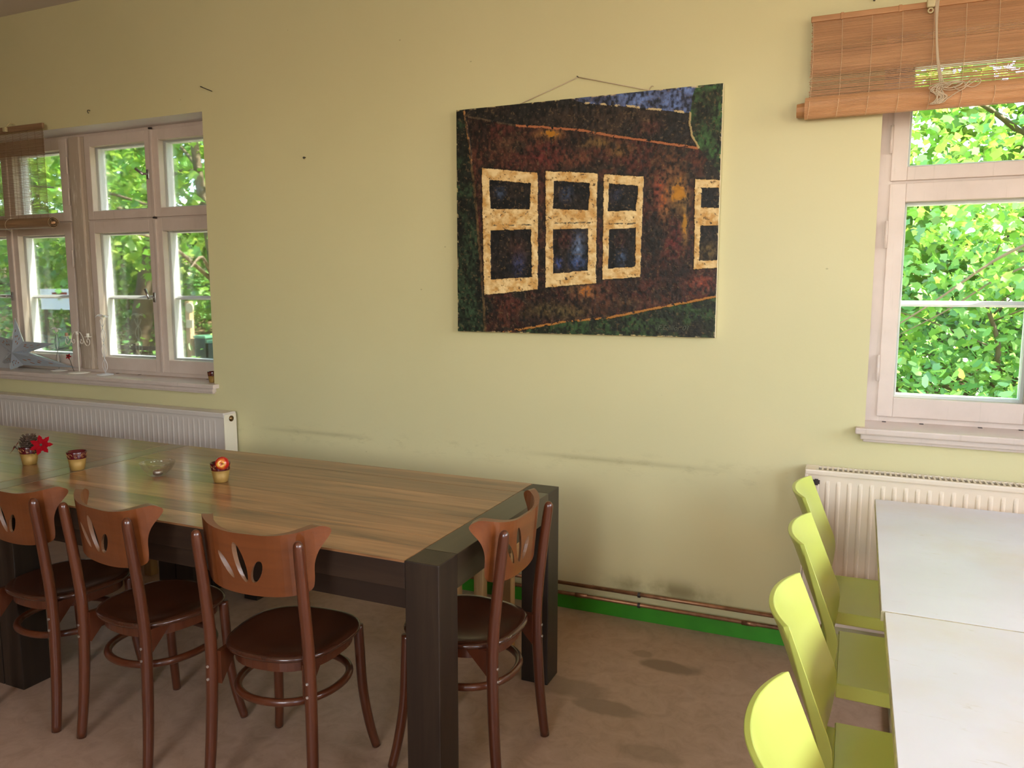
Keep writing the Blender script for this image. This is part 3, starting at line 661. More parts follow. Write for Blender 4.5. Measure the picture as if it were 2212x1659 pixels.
def radiator(label, x0, x1, z0, z1, y0, y1, mat, side_mat, grille):
    t = thing('radiator', label, 'radiator', (0, 0, 0))
    bm = B(); rib_panel(bm, x0 + .008, x1 - .008, z0, z1 - .012, y1 + .006, .0405, depth=.0028 if grille else .0016); p = obj('front_panel', bm, mat, t, False)
    bm = B(); box(bm, x0 + .01, y0, z0 + .01, x1 - .01, y0 + .012, z1 - .04); obj('back_panel', bm, mat, t)
    bm = B()
    if grille:
        box(bm, x0, y1, z1 - .022, x1, y1 + .020, z1, .005); box(bm, x0, y0 - .014, z1 - .012, x1, y0, z1, .003)
        n = int((x1 - x0 - .10) / .0192); wv = .0192
        box(bm, x0, y1 + .02, z1 - .008, x0 + .05, y0 + .01, z1 - .001)
        for i in range(n): x = x0 + .05 + wv * i; box(bm, x + .0115, y1 + .018, z1 - .008, x + wv, y0 + .01, z1 - .001)
        box(bm, x0, y1 + .001, z1 - .075, x0 + .012, y0, z1 - .01, .003)
    else:
        box(bm, x0, y1, z1 - .018, x1, y0, z1, .008)
        box(bm, x0, y1, z1 - .030, x1, y1 + .01, z1 - .01, .004)
    obj('top_cover', bm, mat, t)
    for xe, s in ((x0, 1), (x1, -1)):
        bm = B(); box(bm, min(xe, xe + s * .006), y1 + .002, z0, max(xe, xe + s * .006), y0, z1 - .012, .002); obj('side_cover', bm, side_mat, t)
    bm = B(); box(bm, x0 + .012, y1 + .03, z0 + .01, x1 - .012, y0 - .03, z1 - .016); obj('inner_shade_block', bm, M['dark'], t)  # dark block standing in for the shade behind the slots
    for xx in (x0 + .3, x1 - .3):
        bm = B(); box(bm, xx - .015, y0, z0 + .1, xx + .015, -.0005, z0 + .14); box(bm, xx - .015, y0, z1 - .16, xx + .015, -.0005, z1 - .12); obj('wall_bracket', bm, mat, t)
    return t
tl = radiator('long cream panel radiator under the left window, brass plug at its end', -5.95, -3.235, .10, .838, -.022, -.118, M['radl'], M['radside'], False)
bm = B(); lathe(bm, [(0, .008), (.010, .008), (.011, .005), (.0165, .004), (.017, 0), (0, 0)], 18); bmesh.ops.rotate(bm, verts=bm.verts[:], matrix=Matrix.Rotation(PI / 2, 3, 'Y')); bmesh.ops.translate(bm, verts=bm.verts[:], vec=(-3.235, -.062, .80)); obj('vent_plug', bm, M['brass'], tl, True)
tr_ = radiator('cream panel radiator with slotted top under the right window', -.158, 1.55, .165, .812, -.022, -.112, M['radr'], M['radr'], True)
bm = B(); box(bm, -.128, -.1145, .755, -.100, -.1125, .772, .001); box(bm, -.120, -.1148, .750, -.106, -.1130, .776, .001); obj('maker_plate', bm, M['iron'], tr_)
for i, (z, x1, lab) in enumerate(((.137, -.19, 'upper of two old copper heating pipes along the wall base'), (.087, -.10, 'lower of two old copper heating pipes along the wall base'))):
    t = thing('heating_pipe', lab, 'pipe', (0, 0, 0), 0, 'copper heating pipes')
    bm = B(); tube(bm, [(-3.4, -.040, z + .002), (-1.25, -.040, z), (x1, -.040, z + .003)] if i else [(-1.262, -.040, z), (x1, -.040, z + .003)], .0088, 12); obj('pipe_run', bm, M['copper'], t, True)
    bm = B(); tube(bm, smooth_path([(x1, -.04, z + .003), (x1 + .02, -.04, z + .01), (x1 + .035, -.045, z + .03), (x1 + .04, -.05, .17)]), .0088, 12); obj('elbow', bm, M['copper'], t, True)
    if i == 0:
        bm = B(); tube(bm, smooth_path([(-1.262, -.04, z), (-1.275, -.035, z), (-1.28, -.015, z), (-1.28, .0, z)]), .0095, 12); obj('elbow', bm, M['iron'], t, True)
        bm = B(); tube(bm, [(-3.4, -.040, z + .002), (-1.30, -.040, z - .002)], .0088, 12); obj('pipe_run', bm, M['copper'], t, True)
    else:
        for xx in (-1.13, -.36):
            bm = B(); tube(bm, [(xx - .03, -.040, z + .0005), (xx + .03, -.040, z + .001)], .0105, 12); obj('sleeve', bm, M['copper'], t, True)
    for xx in (-2.2, -.85):
        bm = B(); box(bm, xx - .006, -.046, z - .012, xx + .006, 0, z - .006); tube(bm, [(xx - .006, -.04, z), (xx + .006, -.04, z)], .0112, 12); obj('clip', bm, M['iron'], t)

# ------------------------------------------------------------------ painting
PX0, PX1, PZ0, PZ1 = -1.786, -0.548, 1.330, 2.378
def make_painting():
    t = thing('painting', 'dark oil painting of a brown house with cream window frames, on the wall', 'painting', (0, 0, 0))
    yb, yf = -.012, -.034
    nu, nv = 600, 500
    U, Vv = np.meshgrid(np.linspace(0, 1, nu), np.linspace(0, 1, nv))
    def vnoise(sc, sd, sx=1.0):
        r = np.random.RandomState(sd); g = r.rand(int(sc) + 2, int(sc * sx) + 2); x = U * (g.shape[1] - 1.001); y = Vv * (g.shape[0] - 1.001)
        xi = x.astype(int); yi = y.astype(int); fx = x - xi; fy = y - yi; fx = fx * fx * (3 - 2 * fx); fy = fy * fy * (3 - 2 * fy)
        return (g[yi, xi] * (1 - fx) + g[yi, xi + 1] * fx) * (1 - fy) + (g[yi + 1, xi] * (1 - fx) + g[yi + 1, xi + 1] * fx) * fy
    def fbm(sc, sd, sx=1.0): return sum(vnoise(sc * 2 ** i, sd + i, sx) * .5 ** i for i in range(5)) / 1.94
    wob = (fbm(55, 3) - .5) * .0065; wob2 = (fbm(55, 9) - .5) * .0065; Uw = U + wob; Vw = Vv + wob2
    def inpoly(P):
        m = np.zeros(U.shape, bool); n = len(P); j = n - 1
        for i in range(n):
            xi, yi = P[i]; xj, yj = P[j]
            if yi != yj: m ^= ((yi > Vw) != (yj > Vw)) & (Uw < (xj - xi) * (Vw - yi) / (yj - yi) + xi)
            j = i
        return m
    def dline(P):
        d = np.full(U.shape, 9.0)
        for (x0, y0), (x1, y1) in zip(P, P[1:]):
            L = (x1 - x0) ** 2 + (y1 - y0) ** 2; s = np.clip(((Uw - x0) * (x1 - x0) + (Vw - y0) * (y1 - y0)) / L, 0, 1)
            d = np.minimum(d, np.hypot(Uw - x0 - s * (x1 - x0), Vw - y0 - s * (y1 - y0)))
        return d
    col = np.zeros(U.shape + (3,)); H = np.zeros(U.shape)
    lin = lambda r, g, b: np.array(srgb(r, g, b)[:3])
    def paint(m, c, a=1.0):
        a = (m.astype(float) * a)[..., None]; col[:] = col * (1 - a) + np.array(c) * a
    def blend(n1, c1, c2): return np.array(c1) * (1 - n1[..., None]) + np.array(c2) * n1[..., None]
    st = lambda x, a, b: np.clip((x - a) / (b - a), 0, 1)
    n1, n2, n3 = fbm(9, 21), fbm(14, 33), fbm(11, 44)
    # brown house wall with black, maroon, green-black and ochre passages
    col[:] = blend(st(n1, .40, .60), lin(48, 28, 17), lin(76, 38, 20))
    paint(np.ones_like(U), lin(40, 30, 20), 0); col[:] = col * (1 - st(n2, .52, .66)[..., None]) + lin(38, 32, 22) * st(n2, .52, .66)[..., None]
    m_ = st(n3, .54, .66)[..., None] * .8; col[:] = col * (1 - m_) + lin(82, 34, 20) * m_
    def blob(u, v, ru, rv, c, a):
        f = np.exp(-(((Uw - u) / ru) ** 2 + ((Vw - v) / rv) ** 2)) * a * (0.45 + 1.1 * st(fbm(30, int(u * 999)), .3, .7)); f = np.clip(f, 0, 1)[..., None]
        col[:] = col * (1 - f) + np.array(c) * f
    for (u, v, ru, rv, c, a) in ((.384, .140, .045, .018, lin(176, 120, 30), .9), (.652, .222, .035, .022, lin(140, 105, 30), .7), (.822, .33, .05, .07, lin(120, 72, 30), .7), (.862, .42, .028, .05, lin(186, 128, 34), .9),
                                 (.812, .455, .02, .07, lin(150, 92, 30), .7), (.886, .535, .010, .075, lin(176, 128, 40), .85), (.529, .812, .05, .025, lin(146, 88, 30), .85), (.571, .189, .05, .02, lin(130, 96, 34), .6),
                                 (.795, .41, .02, .06, lin(150, 52, 22), .8), (.957, .775, .06, .03, lin(128, 52, 26), .7), (.853, .602, .03, .06, lin(104, 30, 22), .7), (.489, .254, .08, .04, lin(98, 50, 24), .7), (.358, .217, .06, .05, lin(104, 30, 22), .6),
                                 (.76, .6, .03, .15, lin(40, 34, 26), .6), (.43, .9, .12, .03, lin(96, 80, 32), .6), (.70, .86, .12, .02, lin(92, 60, 28), .5), (.22, .17, .08, .03, lin(88, 60, 34), .4)):
        blob(u, v, ru, rv, c, a)
    sp = vnoise(190, 77) > .965; paint(sp, lin(150, 120, 70), .5)
    # roof
    LA = [(.0, .02), (.045, .032), (.249, .091), (.357, .108), (.494, .131), (.614, .164), (.796, .21), (.924, .241)]
    roof = inpoly([(.03, -.03)] + LA[1:] + [(.90, .19), (.894, .10), (.673, .053), (.518, .024), (.40, -.03)])
    rc = blend(st(n1, .4, .65), lin(34, 30, 24), lin(56, 40, 26)); col[roof] = rc[roof]; blob(.753, .147, .035, .025, lin(108, 48, 26), .8)
    dl = dline(LA[1:]); lm = (dl < .0045) & (fbm(60, 5, 1) > .30); paint(lm & (U < .25), lin(84, 66, 44), .8); paint(lm & (U >= .25), lin(176, 110, 72), .9); H[lm] += .0012
    sky_ = inpoly([(.403, -.03), (.94, -.03), (.9, .037), (.894, .102), (.673, .053), (.518, .024)]); sc_ = blend(st(fbm(16, 61), .35, .65), lin(62, 68, 96), lin(84, 104, 152)); col[sky_] = sc_[sky_]
    dl = dline([(.518, .024), (.673, .053), (.894, .102)]); lm = (dl < .004) & (fbm(50, 6) > .46); paint(lm, lin(206, 186, 140), .9); H[lm] += .001
    tr = inpoly([(.922, -.03), (1.03, -.03), (1.03, .37), (.998, .343), (.959, .288), (.926, .241), (.902, .192), (.894, .102), (.9, .037)])
    tc_ = blend(st(fbm(18, 71), .35, .62), lin(38, 44, 24), lin(54, 92, 40)); col[tr] = tc_[tr]
    dl = dline([(.894, .102), (.894, .15), (.902, .192), (.926, .241)]); lm = dl < .0032; paint(lm, lin(190, 170, 120), .8); H[lm] += .001
    # green strip at the left, grass below
    ls = inpoly([(-.03, -.03), (.034, -.03), (.065, .244), (.121, 1.03), (-.03, 1.03)]); gcol = blend(st(fbm(16, 81), .4, .65), lin(28, 30, 20), lin(44, 62, 36)); col[ls] = gcol[ls]
    dl = dline([(.034, .007), (.055, .153), (.065, .244)]); lm = dl < .004; paint(lm, lin(160, 112, 60), .8); H[lm] += .001
    dl = dline([(.065, .244), (.089, .511), (.11, .782), (.121, .998)]); lm = dl < .005; paint(lm, lin(96, 74, 34), .7)
    gr = inpoly([(.25, 1.03), (.30, .985), (.431, .95), (.628, .923), (.813, .877), (1.03, .825), (1.03, 1.03)]); g2 = blend(st(fbm(22, 91), .4, .62), lin(32, 40, 20), lin(48, 74, 32)); col[gr] = g2[gr]
    blob(.9, .97, .12, .04, lin(40, 36, 22), .9)
    dl = dline([(.2, .999), (.431, .95), (.628, .923), (.813, .877), (.996, .833)]); lm = (dl < .0045) & (fbm(60, 8) > .36); paint(lm, lin(178, 122, 58), .9); H[lm] += .0012
    # window frames in thick cream impasto
    outs = [[(.108, .262), (.338, .299), (.341, .805), (.117, .83)], [(.37, .294), (.568, .316), (.569, .778), (.372, .796)], [(.593, .323), (.738, .342), (.732, .752), (.593, .763)], [(.917, .362), (1.03, .375), (1.03, .716), (.921, .722)]]
    ins = [[(.14, .316), (.311, .342), (.308, .454), (.144, .444)], [(.145, .539), (.312, .541), (.317, .75), (.144, .76)], [(.402, .337), (.541, .354), (.538, .468), (.4, .457)], [(.4, .543), (.537, .545), (.538, .723), (.402, .736)],
           [(.612, .36), (.719, .376), (.713, .478), (.61, .475)], [(.615, .55), (.714, .548), (.713, .709), (.614, .717)], [(.94, .397), (1.03, .404), (1.03, .481), (.939, .475)], [(.939, .547), (1.03, .548), (1.03, .685), (.937, .689)]]
    stroke = fbm(60, 101); crumb = fbm(150, 111)
    for P in outs:
        cxm = sum(p[0] for p in P) / 4; cym = sum(p[1] for p in P) / 4
        big = inpoly([(cxm + (p[0] - cxm) * 1.05, cym + (p[1] - cym) * 1.03) for p in P]); paint(big, lin(34, 28, 18), .55)
    allin = np.zeros(U.shape, bool)
    for P in ins: allin |= inpoly(P)
    for P in outs:
        m = inpoly(P); fr = m & ~allin
        c = blend(st(fbm(34, 191, 1.0) * .5 + stroke * .5, .36, .64), lin(206, 160, 92), lin(238, 212, 156)); col[fr] = c[fr]; dk = fr & (crumb > .655) & (stroke < .50); paint(dk, lin(128, 96, 52), .75)
        H[fr] += .0016 + (stroke[fr] - .5) * .004
        pi = m & allin; pc = blend(st(fbm(20, 121), .4, .65), lin(24, 22, 20), lin(44, 34, 26)); col[pi] = pc[pi]
    dl = np.minimum(dline([(.16, .518), (.312, .522)]), np.minimum(dline([(.41, .517), (.545, .52)]), dline([(.61, .528), (.71, .53)]))); paint((dl < .003) & (stroke > .42), lin(90, 74, 44), .8)
    for (u, v, ru, rv, c, a) in ((.185, .375, .018, .02, lin(70, 84, 110), .8), (.262, .69, .02, .045, lin(60, 64, 104), .85), (.452, .395, .022, .03, lin(44, 62, 90), .7), (.497, .63, .022, .06, lin(84, 104, 136), .9), (.498, .69, .022, .02, lin(58, 88, 150), .8),
                                 (.424, .69, .012, .018, lin(58, 84, 160), .9), (.664, .668, .014, .03, lin(58, 80, 112), .8), (.97, .65, .03, .03, lin(116, 92, 36), .7), (.255, .62, .03, .04, lin(84, 48, 30), .6), (.447, .59, .03, .03, lin(92, 40, 26), .7), (.66, .60, .02, .03, lin(76, 34, 24), .6), (.64, .41, .02, .02, lin(48, 60, 92), .5)):
        f = np.exp(-(((U - u) / ru) ** 2 + ((Vv - v) / rv) ** 2)) * a; f = (np.clip(f, 0, 1) * allin)[..., None]; col[:] = col * (1 - f) + np.array(c) * f
    edge = (np.minimum(np.minimum(U, 1 - U), np.minimum(Vv, 1 - Vv)) < .004 + (fbm(50, 131) - .5) * .010) & (fbm(50, 141) > .56); paint(edge, lin(190, 170, 120), .6)
    H += (fbm(60, 151) - .5) * .0016
    X = PX0 + U * (PX1 - PX0); Z = PZ1 - Vv * (PZ1 - PZ0); Y = yf - H
    me = bpy.data.meshes.new('paint_layer'); co = np.stack([X, Y, Z], -1).reshape(-1, 3)
    me.vertices.add(nu * nv); me.vertices.foreach_set('co', co.astype(np.float32).reshape(-1))
    ii = np.arange(nu * nv).reshape(nv, nu); q = np.stack([ii[:-1, :-1], ii[1:, :-1], ii[1:, 1:], ii[:-1, 1:]], -1).reshape(-1)
    nf = (nu - 1) * (nv - 1); me.loops.add(nf * 4); me.loops.foreach_set('vertex_index', q.astype(np.int32)); me.polygons.add(nf)
    me.polygons.foreach_set('loop_start', np.arange(0, nf * 4, 4, dtype=np.int32)); me.polygons.foreach_set('loop_total', np.full(nf, 4, dtype=np.int32)); me.update(calc_edges=True)
    daub = fbm(70, 171, 1.6); fleck = fbm(120, 181); fac = np.where(daub > .5, 1 + (daub - .5) * 3.2, 1 - (.5 - daub) * 2.6)[..., None]; isdark = (col.max(-1, keepdims=True) < .35); col = np.where(isdark, np.clip(col * fac, .002, 1), col)
    hl = (fleck > .69) & isdark[..., 0]; col[hl] = col[hl] * .5 + lin(120, 92, 52) * .5; dk2 = (daub < .40) & isdark[..., 0]; col[dk2] = col[dk2] * .5 + lin(26, 24, 18) * .5; H[hl] += .0008
    gm = col.mean(-1, keepdims=True); dkm = (col.max(-1, keepdims=True) < .35); col = np.where(dkm, (gm + (col - gm) * .82) * .80, col * np.array([.94, .90, .84]))
    ca = me.color_attributes.new('paint', 'FLOAT_COLOR', 'POINT'); ca.data.foreach_set('color', np.concatenate([col.reshape(-1, 3), np.ones((nu * nv, 1))], 1).astype(np.float32).reshape(-1))
    link_mesh('paint_layer', me, M['oil'], t, True)
    bm = B(); box(bm, PX0, yf + .001, PZ0, PX1, yb, PZ1, .002); obj('canvas', bm, M['canvas'], t)
    # signature scratched at the lower right
    cu = bpy.data.curves.new('signature', 'FONT'); cu.body = 'F.\u00c9nillor 01'; cu.size = .030; cu.shear = .3; cu.extrude = .0002
    cu.materials.append(M['sig']); tmp = bpy.data.objects.new('tmp_text', cu); COL.objects.link(tmp)
    me2 = bpy.data.meshes.new_from_object(tmp.evaluated_get(bpy.context.evaluated_depsgraph_get())); bpy.data.objects.remove(tmp)
    o = bpy.data.objects.new('signature', me2); COL.objects.link(o); o.parent = t
    o.location = (PX0 + .80 * (PX1 - PX0), yf - .0042, PZ1 - .972 * (PZ1 - PZ0)); o.rotation_euler = (PI / 2, 0, 0)
    # hanging string
    bm = B(); tube(bm, [(-1.55, -.012, 2.355), (-1.187, -.006, 2.474)], .0022, 6); tube(bm, [(-1.187, -.006, 2.474), (-.80, -.012, 2.368)], .0022, 6); tube(bm, smooth_path([(-.868, -.010, 2.378), (-.862, -.012, 2.392), (-.852, -.012, 2.402), (-.843, -.012, 2.400)]), .0018, 5)
    tube(bm, [(-.87, -.008, 2.381), (-.845, -.012, 2.372)], .004, 6)
    obj('hanging_string', bm, M['cord'], t, True)
make_painting()
def nail(x, z, lab, dx=.02, dz=-.01, mat='iron'):
    bm = B(); tube(bm, [(x, .001, z), (x, -.018, z)], .0018, 6); lathe(bm, [(0, 0), (.004, 0), (.004, .0015), (0, .0015)], 8)
    bmesh.ops.translate(bm, verts=bm.verts[-18:], vec=(x, -.019, z)); o = obj('nail', bm, M[mat]); tag(o, lab, 'nail', None)
nail(-1.187, 2.474, 'small nail holding the painting string')
def screw_hook(x, z, x2, z2, lab, r=.0022):
    bm = B(); tube(bm, smooth_path([(x, .001, z), (x, -.014, z), ((x + x2) / 2, -.020, (z + z2) / 2), (x2, -.014, z2)]), r, 6); tag(obj('hook', bm, M['iron'], None, True), lab, 'hook')
screw_hook(-3.40, 2.651, -3.317, 2.618, 'thin bent wire hook above the right corner of the left window')
screw_hook(-4.301, 2.603, -4.297, 2.583, 'short screw sticking out above the left window')
screw_hook(-2.705, 2.224, -2.702, 2.216, 'tiny dark nail in the wall right of the left window', .003)
screw_hook(-.01, 2.645, .005, 2.63, 'dark screw in the wall above the right blind', .004)
screw_hook(.245, 2.612, .252, 2.604, 'small dark nail right of the blind pulley', .003)

# ------------------------------------------------------------------ bamboo blinds
def blind(label, x0, x1, ztop, zroll, y, mats, gap_fn, rod_h, thx, roll, thmat):
    t = thing('bamboo_blind', label, 'blind', (0, 0, 0)); mS, mR = mats; r_ = random.Random(int(x0 * 100))
    bm = B()                                                    # slats: too thin to pick apart
    z = ztop - rod_h
    while z > zroll:
        h, g = gap_fn(z, r_); yy = y + r_.uniform(-.0008, .0008); n = 3; xa = x0 + r_.uniform(-.004, .004); xb = x1 + r_.uniform(-.002, .002)
        box(bm, xa, yy - .0009, z - h, xb, yy + .0009, z); z -= h + g
    o = obj('slats', bm, mS, t); o['kind'] = 'stuff'
    bm = B(); box(bm, x0 - .006, y - .008, ztop - rod_h, x1 + .006, y + .006, ztop, .004); box(bm, x0 + .10, y - .0095, ztop - rod_h - .001, x0 + .112, y + .006, ztop + .0015, .002); box(bm, x0 + .30, y - .0095, ztop - rod_h - .001, x0 + .312, y + .006, ztop + .0015, .002); obj('head_rod', bm, mS, t)
    roll(t)
    for x in thx:
        bm = B(); tube(bm, [(x - .004, y - .0025, ztop), (x, y - .0025, (ztop + zroll) / 2), (x - .002, y - .0025, zroll)], .0009, 4); obj('thread', bm, thmat, t)
    return t
def roll_right(t):
    # flattened bundle of rolled slats: a bright outer wrap and an inner core poking out at the left
    prof = [(-.052, 2.283), (-.072, 2.262), (-.078, 2.235), (-.074, 2.212), (-.060, 2.203), (-.035, 2.206), (-.022, 2.225), (-.022, 2.262), (-.034, 2.285)]
    P = smooth_loop(prof, 10); bm = B(); A = []; n = len(P); r_ = random.Random(3)
    for xx in (-.226, 1.56): A.append([bm.verts.new((xx, a + (.0014 if i % 2 else 0), b)) for i, (a, b) in enumerate(P)])
    for i in range(n): bm.faces.new((A[0][i], A[0][(i + 1) % n], A[1][(i + 1) % n], A[1][i]))
    bm.faces.new(A[0][::-1]); bm.faces.new(A[1]); obj('rolled_slats', bm, M['bamboo2'], t)
    bm = B(); lathe(bm, [(0, 0), (.021, 0), (.024, .03), (.024, .06), (0, .06)], 10); bmesh.ops.rotate(bm, verts=bm.verts[:], matrix=Matrix.Rotation(PI / 2, 3, 'Y')); bmesh.ops.scale(bm, vec=(1, 1.0, 1.25), verts=bm.verts[:]); bmesh.ops.translate(bm, verts=bm.verts[:], vec=(-.256, -.048, 2.238)); obj('roll_core', bm, M['bamboo'], t)
    for x in [-.205 + .104 * i for i in range(17)]:
        bm = B(); tube(bm, [(x, -.036, 2.286), (x - .003, -.073, 2.264), (x - .004, -.080, 2.236), (x - .008, -.0755, 2.208), (x - .010, -.058, 2.2015)], .0010, 4); obj('thread', bm, M['thread'], t)
def gap_r(z, r):
    base = .0036 if z > 2.38 else .0052
    if 2.50 < z < 2.55 or 2.38 < z < 2.46: return .0034, r.choice((.0002, .0003, .0005))
    if z < 2.37: return .0030, r.choice((.0005, .0012, .0018, .0030, .0004))
    return .0032, r.choice((.0004, .0008, .0012))
tb = blind('wide reddish-brown bamboo blind half rolled up over the right window', -.212, 1.56, 2.590, 2.285, -.042, (M['bamboo'], M['bamboo2']), gap_r, .022, [-.205 + .104 * i for i in range(17)], roll_right, M['thread'])
# pulley and lift cords of the right blind
bm = B(); box(bm, .180, -.066, 2.565, .208, -.048, 2.600, .005); tube(bm, [(.194 + .008 * math.cos(a), -.060, 2.554 + .008 * math.sin(a)) for a in np.linspace(0, 2 * PI, 14)[:-1]], .0028, 8, closed=True)
tube(bm, smooth_path([(.192, -.03, 2.63), (.19, -.045, 2.625), (.192, -.055, 2.61), (.194, -.057, 2.60)]), .003, 8); obj('pulley', bm, M['pulley'], tb, True)
bm = B(); R9 = random.Random(9)
for i in range(4):
    o_ = .004 * (i - 1.5); tube(bm, smooth_path([(.214 + o_, -.058, 2.600), (.216 + o_ * .4, -.066, 2.50), (.226 + o_ * .5, -.075, 2.38), (.242 + o_, -.088, 2.290)]), .0018, 5)
for i in range(10):                                             # tangle and hanging loops
    a, b = R9.uniform(-.028, .012), R9.uniform(-.012, .030)
    tube(bm, smooth_path([(.242 + a * .3, -.090, 2.285), (.235 + a, -.094, 2.262), (.238 + b, -.096, 2.236), (.232 + a * .9, -.094, 2.214), (.246 + b * .5, -.092, 2.222), (.246, -.092, 2.262)]), .0017, 5)
for i in range(6):
    s = R9.uniform(.6, 1.2); cxx, czz = .262 + R9.uniform(-.03, .03), 2.280 + R9.uniform(-.010, .008)
    tube(bm, [(cxx + .034 * s * math.cos(q), -.092 + .004 * math.sin(3 * q), czz + .011 * s * math.sin(q + .4)) for q in np.linspace(0, 2 * PI, 18)[:-1]], .0018, 5, closed=True)
tube(bm, smooth_path([(.250, -.094, 2.216), (.275, -.094, 2.236), (.318, -.094, 2.262), (.358, -.094, 2.288), (.366, -.094, 2.276), (.345, -.094, 2.262), (.322, -.094, 2.270), (.336, -.094, 2.288), (.356, -.094, 2.290)], None, 6), .0018, 5)
tube(bm, smooth_path([(.28, -.094, 2.27), (.30, -.094, 2.255), (.318, -.094, 2.262), (.314, -.094, 2.282), (.29, -.094, 2.284)], None, 6), .0017, 5)
obj('lift_cords', bm, M['cord'], tb, True)

def roll_left(t):
    bm = B(); prof = []
    for i in range(64):
        a = i / 64 * 6.0 * PI; r = .041 - .030 * i / 64; prof.append((r * math.cos(a), r * math.sin(a)))
    P3 = [(-.052 + a * 1.0, 1.943 + b * .92) for a, b in prof]
    A = []
    for xx in (-6.05, -4.625 + 0):
        A.append([(bm.verts.new((xx, a, b)), bm.verts.new((xx, -.052 + (a + .052) * .90, 1.943 + (b - 1.943) * .90))) for a, b in P3])
    for i in range(63):
        (a0, b0), (a1, b1) = A[0][i], A[0][i + 1]; (c0, d0), (c1, d1) = A[1][i], A[1][i + 1]
        bm.faces.new((a0, a1, c1, c0)); bm.faces.new((b0, d0, d1, b1)); bm.faces.new((c0, c1, d1, d0)); bm.faces.new((a0, b0, b1, a1))
    obj('rolled_slats', bm, M['bamboo3'], t)
    bm = B(); tube(bm, [(-6.07, -.052, 1.943), (-4.615, -.052, 1.943)], .008, 10); obj('roll_core', bm, M['bamboo2'], t, True)
    for x in (-5.02, -5.6):
        bm = B(); tube(bm, [(x + .012 * math.sin(q), -.052 + .044 * math.cos(q), 1.943 + .040 * math.sin(q)) for q in np.linspace(0, 2 * PI, 16)[:-1]], .0014, 5, closed=True); obj('tie_cord', bm, M['cord'], t, True)
def gap_l(z, r):
    if z > 2.46: return .0022, .0016
    if z > 2.37: return .0032, .0008
    return .0020, r.choice((.0022, .0030, .0038))
t2 = blind('narrow faded bamboo blind hanging rolled over the left window', -6.05, -4.668, 2.553, 1.970, -.046, (M['bamboo3'], M['bamboo3']), gap_l, .036, [-4.672, -4.74, -4.81, -4.88, -4.95, -5.02, -5.10, -5.18, -5.26, -5.34, -5.5, -5.66, -5.82, -5.98], roll_left, M['thread2'])
bm = B(); box(bm, -5.008, -.075, 2.520, -4.985, -.055, 2.548, .004); tube(bm, smooth_path([(-4.99, 0, 2.575), (-4.99, -.03, 2.58), (-4.992, -.05, 2.565), (-4.996, -.06, 2.548)]), .003, 6); obj('pulley', bm, M['pulley'], t2)

# ------------------------------------------------------------------ brown tables
TZ = 0.770; TY0, TY1 = -1.595, -0.632
def dining_table(label, x0, x1, breadL, breadR, seed):
    t = thing('dining_table', label, 'table', (x0, TY0, 0), 0, 'brown dining tables pushed end to end'); L = x1 - x0; Wd = TY1 - TY0; bw = .112; r_ = random.Random(seed)
    xa = bw if breadL else .0; xb = L - bw if breadR else L
    n = 8; ws = [r_.uniform(.8, 1.2) for _ in range(n)]; s = sum(ws); y = 0.0
    for i, q in enumerate(ws):
        wd = q / s * Wd; bm = B(); box(bm, 0, 0, -.007, (xb - xa) - .0012, wd - .0006, 0, .0008); o = obj('plank', bm, M['top'], t); o.location = (xa + .0006, y + .0003, TZ + r_.uniform(-.0003, .0003)); y += wd
    for f, xx in ((breadL, 0), (breadR, L - bw)):
        if f: e_ = 0 if breadL else bw; bm = B(); box(bm, 0, e_, -.105, bw - .0012, Wd - e_, 0, .002); o = obj('end_beam', bm, M['dbeam'] if not breadL else M['beam2'], t); o.location = (xx + .0012, 0, TZ)
    for xx in (0, L - bw):
        top = TZ if (breadR and xx > 0) or (breadL and xx == 0) else TZ - .085
        for yy in (0, Wd - bw):
            if breadL: top = TZ - .105
            bm = B(); box(bm, 0, 0, 0, bw - .0012, bw, top, .003); o = obj('leg', bm, M['dleg'], t); o.location = (xx + .0012, yy, 0)
            for zz, sx in ((.16, .9), (.40, .25), (.62, .6)):
                pass
    for yy in (.002, Wd - .027):
        bm = B(); box(bm, bw, 0, 0, L - bw, .025, .0775, .002); o = obj('edge_board', bm, M['dapron'], t); o.location = (0, yy, TZ - .085)
    for yy in (.03, Wd - .055):
        bm = B(); box(bm, bw, 0, 0, L - bw, .025, .075, .002); o = obj('apron', bm, M['dapron'], t); o.location = (0, yy, TZ - .085 - .072)
    return t
dining_table('long brown plank table, nearer one with dark legs and dark end beam', -2.972, -1.030, False, True, 4)
dining_table('brown plank table further left, touching the nearer one', -5.10, -2.976, True, True, 9)

